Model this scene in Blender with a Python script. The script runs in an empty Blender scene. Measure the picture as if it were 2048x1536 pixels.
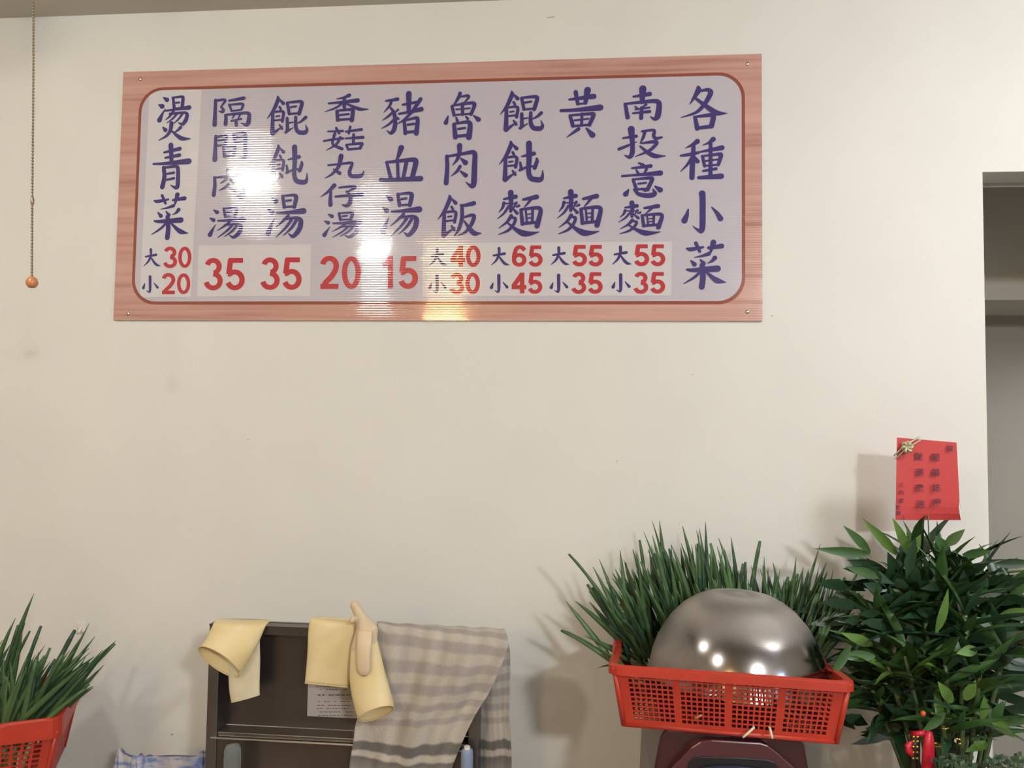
import bpy, bmesh, math, random
from mathutils import Vector, Matrix, Euler, Quaternion
R = random.Random(7)
sc = bpy.context.scene
COL = sc.collection
PI = math.pi

# ------------------------------------------------------------------ camera
FPX = 1593.0
YAW, PITCH, ROLL = 0.0930, 0.0529, 0.0139
CAM = Vector((0, -2.2, 1.5))
cy_, sy_, cp_, sp_ = math.cos(YAW), math.sin(YAW), math.cos(PITCH), math.sin(PITCH)
FWD = Vector((-sy_*cp_, cy_*cp_, sp_))
_r = Vector((cy_, sy_, 0)); _u = _r.cross(FWD)
RGT = math.cos(ROLL)*_r + math.sin(ROLL)*_u
UPV = -math.sin(ROLL)*_r + math.cos(ROLL)*_u
cam = bpy.data.objects.new('camera', bpy.data.cameras.new('camera')); COL.objects.link(cam)
cam.matrix_world = Matrix(((RGT.x, UPV.x, -FWD.x, CAM.x), (RGT.y, UPV.y, -FWD.y, CAM.y), (RGT.z, UPV.z, -FWD.z, CAM.z), (0, 0, 0, 1)))
cam.data.sensor_width = 36; cam.data.lens = FPX/2048*36; cam.data.clip_start = .05
sc.camera = cam

def P(u, v, y):
    """world point on the vertical plane at depth y that the photograph shows at (u, v)"""
    d = FWD*FPX + RGT*(u-1024) - UPV*(v-768)
    t = (y-CAM.y)/d.y
    return CAM + d*t

# ------------------------------------------------------------------ world, lights, exposure
w = bpy.data.worlds.new('world'); sc.world = w; w.use_nodes = True
w.node_tree.nodes['Background'].inputs[0].default_value = (.75, .85, 1, 1)
w.node_tree.nodes['Background'].inputs[1].default_value = .25
sc.view_settings.view_transform = 'Standard'; sc.view_settings.look = 'None'
sc.view_settings.gamma = 1; sc.view_settings.use_curve_mapping = False
sc.view_settings.exposure = 0.33
CEIL = 2.714; FLOOR = -.45
# ceiling lamps: (x, y, radius, colour, strength); built with their housings further down
def mirror_on_ceiling(u, v, z=CEIL-.09):
    """where a ceiling lamp hangs if the board on the wall mirrors it at (u, v)"""
    p = P(u, v, -.006); d = p-CAM; d = Vector((d.x, -d.y, d.z))
    t = (z-p.z)/d.z
    return p + d*t
_l1 = mirror_on_ceiling(505, 372); _l2 = mirror_on_ceiling(748, 505); _l3 = mirror_on_ceiling(893, 640)
LAMPS = [(_l1.x, _l1.y, .10, (1, .95, .86), 76),
         (_l2.x, _l2.y, .085, (1, .95, .86), 210),
         (_l3.x, _l3.y, .22, (1, .62, .25), 75),
         (1.75, -1.35, .19, (.94, .96, 1.0), 52),
         (1.75, -4.6, .16, (.97, .975, 1.0), 330)]
PASSAGE_FILL = (2.6, .75, 9)

# ------------------------------------------------------------------ materials
def mat(name, col, rough=.5, metal=0., spec=.5, noise=0., nscale=20., bump=0., bscale=60., coat=0., trans=0., emis=None, alpha=1., sss=0., ridge=0.):
    m = bpy.data.materials.new(name); m.use_nodes = True
    nt = m.node_tree; b = nt.nodes['Principled BSDF']
    b.inputs['Base Color'].default_value = (*col, 1); b.inputs['Roughness'].default_value = rough
    b.inputs['Metallic'].default_value = metal; b.inputs['Specular IOR Level'].default_value = spec
    b.inputs['Coat Weight'].default_value = coat; b.inputs['Transmission Weight'].default_value = trans
    b.inputs['Alpha'].default_value = alpha
    tc = nt.nodes.new('ShaderNodeTexCoord')
    if noise:
        n = nt.nodes.new('ShaderNodeTexNoise'); n.inputs['Scale'].default_value = nscale; n.inputs['Detail'].default_value = 5
        nt.links.new(tc.outputs['Object'], n.inputs['Vector'])
        mr = nt.nodes.new('ShaderNodeMapRange'); mr.inputs[1].default_value = .3; mr.inputs[2].default_value = .7
        mr.inputs[3].default_value = 1-noise; mr.inputs[4].default_value = 1+noise
        nt.links.new(n.outputs['Fac'], mr.inputs[0])
        mx = nt.nodes.new('ShaderNodeVectorMath'); mx.operation = 'SCALE'; mx.inputs[0].default_value = col
        nt.links.new(mr.outputs[0], mx.inputs['Scale']); nt.links.new(mx.outputs[0], b.inputs['Base Color'])
    if bump:
        n2 = nt.nodes.new('ShaderNodeTexNoise'); n2.inputs['Scale'].default_value = bscale; n2.inputs['Detail'].default_value = 4
        nt.links.new(tc.outputs['Object'], n2.inputs['Vector'])
        bp = nt.nodes.new('ShaderNodeBump'); bp.inputs['Strength'].default_value = bump; bp.inputs['Distance'].default_value = .004
        nt.links.new(n2.outputs['Fac'], bp.inputs['Height']); nt.links.new(bp.outputs[0], b.inputs['Normal'])
    if emis:
        b.inputs['Emission Color'].default_value = (*emis[0], 1); b.inputs['Emission Strength'].default_value = emis[1]
    if ridge: ridges(m, ridge)
    return m

def ridges(m, amp, period=.0068):
    """fine horizontal flutes of the plastic board, as analytic normals"""
    nt = m.node_tree; b = nt.nodes['Principled BSDF']
    g = nt.nodes.new('ShaderNodeNewGeometry'); sx = nt.nodes.new('ShaderNodeSeparateXYZ')
    nt.links.new(g.outputs['Position'], sx.inputs[0])
    nz = nt.nodes.new('ShaderNodeTexNoise'); nz.inputs['Scale'].default_value = 25; nt.links.new(g.outputs['Position'], nz.inputs['Vector'])
    m1 = nt.nodes.new('ShaderNodeMath'); m1.operation = 'MULTIPLY'; m1.inputs[1].default_value = 2*PI/period
    nt.links.new(sx.outputs['Z'], m1.inputs[0])
    s0 = nt.nodes.new('ShaderNodeMath'); s0.operation = 'SINE'; nt.links.new(m1.outputs[0], s0.inputs[0])
    sa = nt.nodes.new('ShaderNodeMath'); sa.operation = 'ABSOLUTE'; nt.links.new(s0.outputs[0], sa.inputs[0])
    s = nt.nodes.new('ShaderNodeMath'); s.operation = 'MULTIPLY'; nt.links.new(s0.outputs[0], s.inputs[0])
    s2 = nt.nodes.new('ShaderNodeMath'); s2.operation = 'POWER'; s2.inputs[1].default_value = 2.2; nt.links.new(sa.outputs[0], s2.inputs[0]); nt.links.new(s2.outputs[0], s.inputs[1])
    a = nt.nodes.new('ShaderNodeMath'); a.operation = 'MULTIPLY'; a.inputs[1].default_value = amp; nt.links.new(s.outputs[0], a.inputs[0])
    c = nt.nodes.new('ShaderNodeMath'); c.operation = 'MULTIPLY_ADD'; c.inputs[1].default_value = .03; c.inputs[2].default_value = -.015
    nt.links.new(nz.outputs['Fac'], c.inputs[0])
    cb = nt.nodes.new('ShaderNodeCombineXYZ'); cb.inputs['Y'].default_value = -1
    nt.links.new(c.outputs[0], cb.inputs['X']); nt.links.new(a.outputs[0], cb.inputs['Z'])
    nm = nt.nodes.new('ShaderNodeVectorMath'); nm.operation = 'NORMALIZE'; nt.links.new(cb.outputs[0], nm.inputs[0])
    nt.links.new(nm.outputs[0], b.inputs['Normal'])

# ------------------------------------------------------------------ mesh helpers
def wloc(o):
    v = Vector((0, 0, 0))
    while o: v += o.location; o = o.parent
    return v
def link(o, parent=None):
    COL.objects.link(o)
    if parent: o.parent = parent
    return o
def tag(o, label=None, cat=None, group=None, kind=None):
    for k, x in (('label', label), ('category', cat), ('group', group), ('kind', kind)):
        if x: o[k] = x
    return o
def thing(name, loc, label, cat, group=None):
    o = bpy.data.objects.new(name, None); o.empty_display_size = .05; o.location = loc; link(o)
    return tag(o, label, cat, group)
class MB:
    def __init__(s): s.v = []; s.f = []; s.uv = {}
    def add(s, vs, fs):
        n = len(s.v); s.v += [tuple(v) for v in vs]; s.f += [tuple(i+n for i in f) for f in fs]; return s
    def box(s, x0, x1, y0, y1, z0, z1):
        return s.add([(x, y, z) for z in (z0, z1) for y in (y0, y1) for x in (x0, x1)],
                     [(0, 2, 3, 1), (4, 5, 7, 6), (0, 1, 5, 4), (2, 6, 7, 3), (0, 4, 6, 2), (1, 3, 7, 5)])
    def tube(s, pts, rad, n=8, flat=1., cap=True, side=None):
        pts = [Vector(p) for p in pts]
        rad = rad if isinstance(rad, (list, tuple)) else [rad]*len(pts)
        rings = []; a = None
        for i, p in enumerate(pts):
            d = (pts[min(i+1, len(pts)-1)]-pts[max(i-1, 0)]).normalized()
            if a is None:
                a = Vector(side) if side is not None else (Vector((1, 0, 0)) if abs(d.x) < .8 else Vector((0, 0, 1)))
            a = (a-d*a.dot(d)).normalized(); b = d.cross(a)
            rings.append([p+a*rad[i]*math.cos(2*PI*k/n)+b*rad[i]*flat*math.sin(2*PI*k/n) for k in range(n)])
        return s.loft(rings, cap)
    def loft(s, rings, cap=True, closed=True):
        n = len(rings[0]); vs = [v for r in rings for v in r]; fs = []
        for i in range(len(rings)-1):
            for k in range(n if closed else n-1):
                k2 = (k+1) % n
                fs.append((i*n+k, i*n+k2, (i+1)*n+k2, (i+1)*n+k))
        if cap:
            fs.append(tuple(range(n-1, -1, -1))); fs.append(tuple((len(rings)-1)*n+k for k in range(n)))
        return s.add(vs, fs)
    def lathe(s, prof, c=(0, 0, 0), n=32, ax=None):
        rings = []
        for r, z in prof:
            rings.append([Vector(c)+Vector((r*math.cos(2*PI*k/n), r*math.sin(2*PI*k/n), z)) for k in range(n)])
        return s.loft(rings, cap=False)
    def sphere(s, c, r, n=8, m=5, sq=(1, 1, 1)):
        rings = []
        for i in range(m+1):
            t = PI*i/m
            rings.append([Vector(c)+Vector((r*sq[0]*math.sin(t)*math.cos(2*PI*k/n), r*sq[1]*math.sin(t)*math.sin(2*PI*k/n), r*sq[2]*math.cos(t))) for k in range(n)])
        return s.loft(rings, False)
    def build(s, name, m, parent=None, smooth=False, bevel=0, solid=0, sub=0, seg=2, facing=False):
        off = wloc(parent) if parent else Vector((0, 0, 0))
        me = bpy.data.meshes.new(name)
        me.from_pydata([tuple(Vector(v)-off) for v in s.v], [], s.f)
        me.materials.append(m)
        if facing:
            me.validate()
            for p_ in me.polygons:
                if p_.normal.y > 0: p_.flip()
        elif solid or bevel:
            bm = bmesh.new(); bm.from_mesh(me); bmesh.ops.remove_doubles(bm, verts=bm.verts, dist=1e-5)
            bmesh.ops.recalc_face_normals(bm, faces=bm.faces); bm.to_mesh(me); bm.free()
        else:
            bm = bmesh.new(); bm.from_mesh(me); bmesh.ops.recalc_face_normals(bm, faces=bm.faces); bm.to_mesh(me); bm.free()
        if smooth:
            for p in me.polygons: p.use_smooth = True
        o = bpy.data.objects.new(name, me); link(o, parent)
        if solid:
            md = o.modifiers.new('solid', 'SOLIDIFY'); md.thickness = solid; md.offset = 0
        if bevel:
            md = o.modifiers.new('bevel', 'BEVEL'); md.width = bevel; md.segments = seg; md.limit_method = 'ANGLE'; md.angle_limit = .6
        if sub:
            md = o.modifiers.new('sub', 'SUBSURF'); md.levels = sub; md.render_levels = sub
        return o
def box(name, m, x0, x1, y0, y1, z0, z1, parent=None, bevel=0):
    return MB().box(x0, x1, y0, y1, z0, z1).build(name, m, parent, bevel=bevel)
def curve(pts, n=8):
    """Catmull-Rom through points (any dimension)"""
    pts = [tuple(p) for p in pts]
    q = [pts[0]]+pts+[pts[-1]]; out = []
    for i in range(1, len(q)-2):
        for k in range(n):
            t = k/n
            out.append(tuple(.5*(2*b+(c-a)*t+(2*a-5*b+4*c-d)*t*t+(3*b-a-3*c+d)*t**3) for a, b, c, d in zip(q[i-1], q[i], q[i+1], q[i+2])))
    out.append(pts[-1]); return out

# ------------------------------------------------------------------ the room
M = {}
M['wall'] = mat('cream_wall_paint', (.69, .685, .635), .62, noise=.025, nscale=3, bump=.08, bscale=90, spec=.25)
M['ceil'] = mat('ceiling_paint', (.56, .52, .445), .8)
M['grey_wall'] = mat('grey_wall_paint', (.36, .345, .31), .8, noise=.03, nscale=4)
M['dark_soffit'] = mat('dark_grey_soffit', (.62, .60, .53), .8)
M['floor'] = mat('floor_tile', (.22, .195, .17), .4, noise=.1, nscale=3)
M['room'] = mat('room_wall_paint', (.32, .29, .24), .8)
X0, X1, Y0 = -2.7, 3.1, -7.2
DX = 1.0485; DX1 = 2.0; DZ = P(1966, 344, 0).z
wall = MB()
for a, b, c, d in ((X0, DX, FLOOR, CEIL), (DX, DX1, DZ, CEIL), (DX1, X1, FLOOR, CEIL)): wall.box(a, b, 0, .1, c, d)
WALL = tag(wall.build('wall_back', M['wall']), kind='structure')
tag(box('ceiling', M['ceil'], X0, X1, Y0, .1, CEIL, CEIL+.1), kind='structure')
tag(box('floor', M['floor'], X0, X1, Y0, 2.2, FLOOR-.1, FLOOR), kind='structure')
tag(box('wall_left', M['room'], X0-.1, X0, Y0, .1, FLOOR, CEIL), kind='structure')
tag(box('wall_right', M['room'], X1, X1+.1, Y0, .1, FLOOR, CEIL), kind='structure')
tag(box('wall_front', M['room'], X0, X1, Y0-.1, Y0, FLOOR, CEIL), kind='structure')
# the passage seen through the doorway
tag(box('wall_passage', M['grey_wall'], .6, 3.4, 1.5, 1.6, FLOOR, CEIL), kind='structure')
tag(box('wall_passage_left', M['grey_wall'], .5, .6, .1, 1.6, FLOOR, CEIL), kind='structure')
tag(box('wall_passage_right', M['grey_wall'], 3.4, 3.5, .1, 1.6, FLOOR, CEIL), kind='structure')
tag(box('ceiling_passage', M['grey_wall'], .5, 3.5, .1, 1.6, CEIL, CEIL+.1), kind='structure')
_z = P(2010, 600, 1.05).z
tag(box('trim_1', M['dark_soffit'], .6, 3.4, 1.05, 1.5, _z, CEIL), kind='structure')
tag(box('door_1', M['grey_wall'], DX, DX1, .1, .103, DZ-.012, DZ), kind='structure')
lp = bpy.data.lights.new('passage_fill', 'AREA'); lp.shape = 'DISK'; lp.size = .5; lp.energy = PASSAGE_FILL[2]; lp.color = (1, .97, .9)  # added fill without a fixture, brightens the passage
lo = bpy.data.objects.new('passage_fill', lp); COL.objects.link(lo); lo.location = (PASSAGE_FILL[0], PASSAGE_FILL[1], _z-.1)
# pencil-thin scuff marks and tiny holes on the wall
M['scuff'] = mat('scuff_mark', (.30, .26, .2), .9)
M['house'] = mat('lamp_housing', (.8, .8, .78), .4)
for i, (x, y, r, c, e) in enumerate(LAMPS):
    lab = ['round warm ceiling lamp nearest the menu wall, left side', 'round warm ceiling lamp second from the menu wall, left side', 'round amber ceiling lamp far down the room',
           'round cool white ceiling lamp nearest the doorway', 'round cool white ceiling lamp behind the one by the doorway'][i]
    t = thing('ceiling_lamp', (x, y, CEIL), lab, 'lamp', 'round ceiling lamps')
    MB().lathe([(0, CEIL), (r+.02, CEIL), (r+.02, CEIL-.035), (r+.004, CEIL-.04), (r, CEIL-.03)], (x, y, 0), 32).build('housing', M['house'], t)
    MB().lathe([(r, CEIL-.03), (r*.98, CEIL-.03-r*.35), (r*.85, CEIL-.03-r*.65), (r*.5, CEIL-.03-r*.9), (.001, CEIL-.03-r)], (x, y, 0), 32).build('diffuser', mat('diffuser_%d' % i, c, .5, emis=(c, e)), t, smooth=True)
# ------------------------------------------------------------------ menu board
YB = -.008
def S(u, v): p = P(u, v, YB); return p.x, p.z
BX0, BX1, BZ0, BZ1 = -1.3749, .4727, 1.7928, 2.5328
def wood():
    m = mat('printed_wood_grain', (.5, .3, .23), .07, spec=.75)
    nt = m.node_tree; b = nt.nodes['Principled BSDF']
    tc = nt.nodes.new('ShaderNodeTexCoord'); mp = nt.nodes.new('ShaderNodeMapping')
    mp.inputs['Scale'].default_value = (1.2, 1, 55)
    nt.links.new(tc.outputs['Object'], mp.inputs[0])
    n = nt.nodes.new('ShaderNodeTexNoise'); n.inputs['Scale'].default_value = 1.2; n.inputs['Detail'].default_value = 5; n.inputs['Distortion'].default_value = .3
    nt.links.new(mp.outputs[0], n.inputs[0])
    mp2 = nt.nodes.new('ShaderNodeMapping'); mp2.inputs['Scale'].default_value = (.8, 1, 9); nt.links.new(tc.outputs['Object'], mp2.inputs[0])
    n2 = nt.nodes.new('ShaderNodeTexNoise'); n2.inputs['Scale'].default_value = 1.5; nt.links.new(mp2.outputs[0], n2.inputs[0])
    ad = nt.nodes.new('ShaderNodeMath'); ad.operation = 'ADD'; nt.links.new(n.outputs['Fac'], ad.inputs[0]); nt.links.new(n2.outputs['Fac'], ad.inputs[1])
    cr = nt.nodes.new('ShaderNodeValToRGB'); hf = nt.nodes.new('ShaderNodeMath'); hf.operation = 'MULTIPLY'; hf.inputs[1].default_value = .5
    nt.links.new(ad.outputs[0], hf.inputs[0]); nt.links.new(hf.outputs[0], cr.inputs[0])
    e = cr.color_ramp.elements
    e[0].position = .34; e[0].color = (.34, .15, .12, 1); e[1].position = .62; e[1].color = (.58, .36, .30, 1)
    k = e.new(.46); k.color = (.50, .28, .23, 1)
    nt.links.new(cr.outputs[0], b.inputs['Base Color'])
    ridges(m, RA); return m
RA = .066
M['wood'] = wood()
def gl(name, col): return mat(name, col, .065, spec=.75, ridge=RA)
M['grey_panel'] = gl('grey_lilac_print', (.50, .47, .52)); M['patch'] = gl('white_sticker_film', (.60, .585, .60))
M['ink'] = gl('indigo_ink', (.055, .041, .175)); M['red_ink'] = gl('red_ink', (.46, .042, .05)); M['maroon_line'] = gl('brown_line_print', (.27, .075, .05))
M['edge'] = mat('board_edge', (.55, .56, .5), .5)
M['screw'] = mat('screw_steel', (.6, .55, .45), .3, metal=1)
board = thing('menu_board', (-.451, 0, 2.163), 'wide menu board with wood-grain border, blue Chinese dish names and red prices', 'sign')
box('backing', M['edge'], BX0, BX1, -.0065, 0, BZ0, BZ1, board)
def rrect(x0, x1, z0, z1, r, n=10):
    out = []
    for cx, cz, a in ((x1-r, z1-r, 0), (x0+r, z1-r, 90), (x0+r, z0+r, 180), (x1-r, z0+r, 270)):
        for k in range(n+1):
            t = math.radians(a+90*k/n); out.append((cx+r*math.cos(t), cz+r*math.sin(t)))
    return out
def flat(name, pts, y, m, parent, depth=.0006):
    mb = MB(); n = len(pts)
    mb.add([(x, y, z) for x, z in pts]+[(x, y+depth, z) for x, z in pts],
           [tuple(range(n))]+[(i, (i+1) % n, n+(i+1) % n, n+i) for i in range(n)])
    return mb.build(name, m, parent)
# panel limits measured on the board
px0 = (S(284, 230)[0]+S(268, 570)[0])/2; px1 = S(1483.5, 400)[0]
pz1 = (S(320, 179)[1]+S(1440, 152.7)[1])/2; pz0 = (S(330, 603.5)[1]+S(1440, 601.5)[1])/2
# border sheet with a rounded window, brown line, grey panel
flat('border', [(BX0, BZ0), (BX1, BZ0), (BX1, BZ1), (BX0, BZ1)], -.0072, M['wood'], board)
flat('border_line', rrect(px0-.009, px1+.009, pz0-.009, pz1+.009, .072), -.0076, M['maroon_line'], board, .0003)
flat('grey_panel', rrect(px0, px1, pz0, pz1, .065), YB, M['grey_panel'], board, .0003)
def clip_round(pts):
    cl = rrect(px0, px1, pz0, pz1, .065); n = len(cl)
    for i in range(n):
        (ax, az), (bx_, bz_) = cl[i], cl[(i+1) % n]; out = []
        if abs(ax-bx_)+abs(az-bz_) < 1e-9: continue
        side = lambda p: (bx_-ax)*(p[1]-az)-(bz_-az)*(p[0]-ax)
        for j in range(len(pts)):
            p, q = pts[j], pts[(j+1) % len(pts)]; sp, sq_ = side(p), side(q)
            if sp >= 0: out.append(p)
            if (sp >= 0) != (sq_ >= 0): t = sp/(sp-sq_); out.append((p[0]+(q[0]-p[0])*t, p[1]+(q[1]-p[1])*t))
        pts = out
    return pts
def patch(u0, v0, u1, v1, clip=False):
    a, b, c, d = S(u0[0], v0[0]), S(u1[0], v0[1]), S(u1[1], v1[1]), S(u0[1], v1[0])
    flat('white_patch', clip_round([a, b, c, d]), YB-.0005, M['patch'], board, .0004)
patch((299.5, 279.6), (180.5, 179), (403.5, 382), (594.5, 594.5))
patch((397.5, 394.5), (491, 489), (622.5, 620), (593, 592))
patch((846, 845), (486.5, 483), (1343.8, 1342.5), (592.5, 591.5))
G = {}
def defg(ch, ox, oy, txt):
    st = []
    for s in txt.split(';'):
        st.append([((float(a)/5.12+ox), (float(b)/5.12+oy), float(c)/5.12) for a, b, c in (q.split(',') for q in s.split())])
    G[ch] = st
A = (220, 100); A2 = (220, 370); B = (600, 140); B2 = (600, 370); E = (960, 130); F = (960, 370); GG = (1210, 100); H = (1210, 370)
defg('燙', *A, '548,488,6 585,512,22;500,562,6 535,578,24;508,720,24 535,660,13 568,602,3;648,492,13 660,600,15;640,490,10 740,477,12 752,488,17 740,592,17;675,543,10 712,539,10;660,603,10 740,592,10;560,625,9 700,607,12 812,590,22;650,635,15 605,690,10 570,717,3;615,655,12 775,640,13 795,660,17 780,720,20 745,768,17 702,745,4;690,655,11 640,710,9 585,748,3;742,658,11 700,715,9 655,752,4;545,795,8 570,822,20;725,795,16 690,828,10 650,852,3;632,752,20 622,830,17 580,885,12 500,927,3;640,835,8 690,880,17 740,912,22 828,910,3')
defg('青', *A, '556,1050,10 715,1012,20;568,1105,10 712,1078,18;625,975,24 632,1160,18;447,1168,10 560,1165,15 808,1140,28;552,1205,18 562,1300,20 537,1405,22;560,1205,12 680,1190,14 700,1203,18 697,1390,20 680,1418,18 622,1385,4;585,1270,10 655,1257,13;585,1330,10 655,1315,13')
defg('菜', *A2, '455,162,8 485,172,18 600,148,9;648,155,12 765,137,20;535,108,14 570,190,12;692,100,22 668,192,10;652,213,16 590,235,10 522,249,3;492,282,6 523,318,19;575,272,6 605,308,17;705,253,18 682,285,12 640,307,3;457,370,9 500,377,16 728,360,26;592,325,20 600,450,22 588,542,22;578,390,10 520,450,12 425,510,3;625,390,8 690,455,18 728,482,24 802,495,3')
defg('隔', *A, '1083,515,15 1078,640,17 1073,765,21;1090,520,11 1170,507,13 1185,520,13 1138,583,8;1138,583,9 1165,615,15 1155,638,14 1115,627,4;1222,520,10 1372,494,17;1222,562,12 1250,628,10;1225,562,8 1372,548,13 1350,605,12;1245,628,9 1350,612,9;1185,668,14 1190,700,16 1185,760,19;1190,665,10 1400,642,14 1430,655,17 1420,750,22 1398,772,16 1345,750,4;1245,728,9 1345,707,9;1292,720,13 1295,772,15;1275,665,9 1255,700,6;1335,660,9 1315,700,6')
defg('間', *A, '1085,885,15 1080,1000,17 1075,1125,23;1090,890,10 1185,877,12 1195,885,14 1180,980,12;1110,928,8 1165,920,8;1095,982,9 1180,975,9;1265,865,13 1280,938,12;1260,865,10 1370,850,14 1390,862,17 1385,1000,17 1388,1110,19 1330,1090,4;1290,898,8 1360,888,8;1280,943,9 1380,932,9;1163,1000,13 1175,1090,15;1165,1000,9 1270,988,12 1285,995,14 1265,1085,15;1190,1042,9 1250,1034,9;1175,1088,10 1270,1078,10')
defg('肉', *B, '1505,885,17 1510,1000,19 1497,1158,22;1500,887,11 1650,862,14 1770,838,19 1795,855,22 1787,1000,24 1782,1175,26 1760,1200,18 1700,1150,4;1635,775,24 1635,850,19 1612,920,15 1563,976,4;1650,908,8 1695,950,24;1640,988,15 1610,1040,14 1548,1088,3;1645,1038,8 1698,1080,20')
defg('湯', *B2, '890,113,6 930,148,23;850,232,6 890,262,23;850,478,26 880,400,13 912,330,3;1003,95,15 1020,210,17;1000,95,10 1120,82,14 1150,98,21 1125,208,18;1040,145,11 1090,138,11;1020,208,11 1125,202,11;940,272,10 1050,267,15 1222,250,28;1062,300,15 1000,360,11 930,418,3;1015,335,10 1150,318,15 1200,345,22 1182,440,24 1112,525,18 1065,485,4;1095,342,15 1040,420,12 935,522,3;1145,350,15 1095,430,13 1010,505,3')
RAD = '325,275,10 332,300,20 280,420,17 208,507,3;350,308,9 385,345,18;345,383,12 358,405,12;272,435,15 270,540,18 266,660,22;280,437,10 370,425,12 392,440,15 375,535,14;308,482,8 345,476,8;285,525,9 375,515,9;268,668,18 330,620,11 380,585,4;345,572,9 372,612,12'
defg('餛', *E, RAD+';428,340,14 450,455,15;425,337,10 575,322,15 592,340,18 555,455,18;465,385,10 525,376,10;445,457,10 560,447,10;428,502,15 430,630,17;412,648,14 490,600,4;440,552,9 490,542,6;520,490,15 518,600,18 545,650,20 620,655,22 645,625,14 625,570,3;628,492,16 580,535,11 530,557,5')
RAD2 = ';'.join(' '.join('%g,%g,%s' % (float(a)-10, float(b)+512, c) for a, b, c in (q.split(',') for q in s.split())) for s in RAD.split(';'))
defg('飩', *E, RAD2+';430,937,8 552,908,19;502,805,26 505,950,23 495,1100,21 520,1168,23 620,1180,24 642,1145,14 642,1080,3;412,1000,10 425,1070,15;408,1078,12 500,1038,10 560,1040,9;582,960,10 586,985,17 560,1055,18')
RAD3 = ';'.join(' '.join('%g,%g,%s' % ((float(a)-325)*1.03+1532, (float(b)-275)*1.04+112, c) for a, b, c in (q.split(',') for q in s.split())) for s in RAD.split(';'))
defg('飯', *B2, RAD3+';1645,207,9 1690,210,15 1782,187,20;1660,215,15 1662,350,18 1622,470,15 1580,522,4;1685,330,10 1765,305,15 1790,322,18 1752,420,17 1690,490,12 1618,517,3;1685,372,8 1730,440,17 1782,500,25 1858,495,3')
defg('香', *B, '505,260,18 450,285,11 375,297,4;295,343,9 420,332,12 592,312,20;455,290,15 455,380,17;430,345,10 370,390,11 255,429,3;475,345,8 560,385,15 620,405,16 702,402,3;380,422,15 388,515,17;380,417,10 535,403,14 545,415,18 532,515,20;412,462,10 500,452,10;385,512,11 530,502,11')
defg('菇', *B, '372,595,12 402,650,11;515,583,12 500,650,11;288,630,8 440,625,11;470,632,10 630,610,14;358,655,15 322,765,11 430,808,15;412,690,12 380,762,13 270,824,3;245,728,9 330,712,10 440,702,12;465,702,8 645,690,15;550,662,13 547,750,13;475,770,11 495,815,11;475,767,9 635,750,13 640,760,13 612,803,13;495,814,11 620,803,11')
defg('丸', *B, '422,882,23 402,990,17 330,1070,12 255,1109,3;290,975,9 400,965,10 520,950,13 540,955,13 505,1040,17 515,1090,18 620,1090,20 650,1060,10 652,1033,3;345,1018,8 408,1058,17')
defg('仔', *B, '352,1182,20 300,1240,15 213,1301,3;317,1245,12 311,1320,17 313,1382,20;402,1205,9 545,1190,13 575,1203,14 470,1255,6;480,1240,8 522,1300,17 512,1370,20 475,1395,16 430,1380,4;365,1297,10 480,1287,13 638,1275,17')
defg('豬', *B, '880,318,9 1000,300,17;938,318,13 920,370,13 858,437,3;930,390,10 968,440,17 977,560,20 962,620,22 930,655,14 890,620,4;955,430,12 900,480,11 845,517,3;962,510,12 910,560,11 836,601,3;1005,408,10 955,455,6;965,470,8 1008,502,12;1115,245,26 1115,420,19;1052,357,10 1200,330,14;1015,450,10 1130,430,13 1243,403,22;1235,300,18 1150,430,15 1060,520,11 990,557,3;1068,520,14 1080,650,18;1070,520,9 1190,488,14 1210,500,18 1192,650,22;1105,562,11 1170,552,11;1080,640,13 1190,630,13')
defg('血', *B, '1038,797,26 1010,880,18 978,945,6;888,945,13 930,1110,18;885,947,12 1165,915,20 1195,932,24 1150,1100,22;1000,950,15 1005,1100,15;1092,935,18 1060,1100,17;825,1125,17 900,1128,16 1238,1112,24')
defg('魯', *B, '1640,240,17 1632,270,17 1590,340,11 1555,387,3;1640,275,8 1720,262,15 1735,277,12 1680,340,8;1558,375,15 1578,465,14;1560,365,9 1765,335,15 1795,350,18 1752,455,15;1665,345,15 1665,455,15;1600,405,8 1740,392,8;1590,462,9 1760,447,9;1517,475,7 1495,540,21;1600,488,8 1612,520,14;1700,478,8 1718,500,13;1778,468,6 1828,508,22;1578,560,17 1592,690,22;1575,552,10 1720,530,16 1748,550,22 1730,690,26;1622,605,11 1690,595,11;1592,682,14 1730,667,14')
defg('麵', *F, '245,145,9 365,120,20;315,78,25 320,180,19 315,270,14;245,185,15 235,230,12 193,282,3;292,220,12 250,290,11 178,347,3;372,183,13 345,235,6;250,190,7 370,190,6;340,245,8 380,290,15;400,212,12 375,225,8;320,318,17 280,380,13 193,443,3;310,335,8 370,338,14 350,400,14 290,470,13 188,509,3;285,390,8 370,460,17 445,500,29 520,500,18 606,482,3;442,150,11 580,123,22;530,140,13 490,190,11 455,227,5;420,255,14 436,400,17;415,252,10 590,230,16 630,250,18 585,420,23;470,265,9 480,380,9;540,255,12 535,375,12;485,302,6 530,294,6;485,342,6 530,334,6;435,397,13 580,382,13')
defg('黃', *E, '980,278,19 1002,400,15;1102,258,30 1080,390,17;915,355,10 1165,322,24;1000,402,9 1090,392,9;830,468,14 950,465,15 1232,437,28;923,520,15 952,625,17;920,517,10 1155,497,15 1168,508,19 1120,615,17;1045,500,13 1040,620,13;970,567,9 1110,552,9;950,627,11 1125,612,11;1010,655,16 960,690,13 888,742,3;1090,650,8 1152,718,26')
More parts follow.
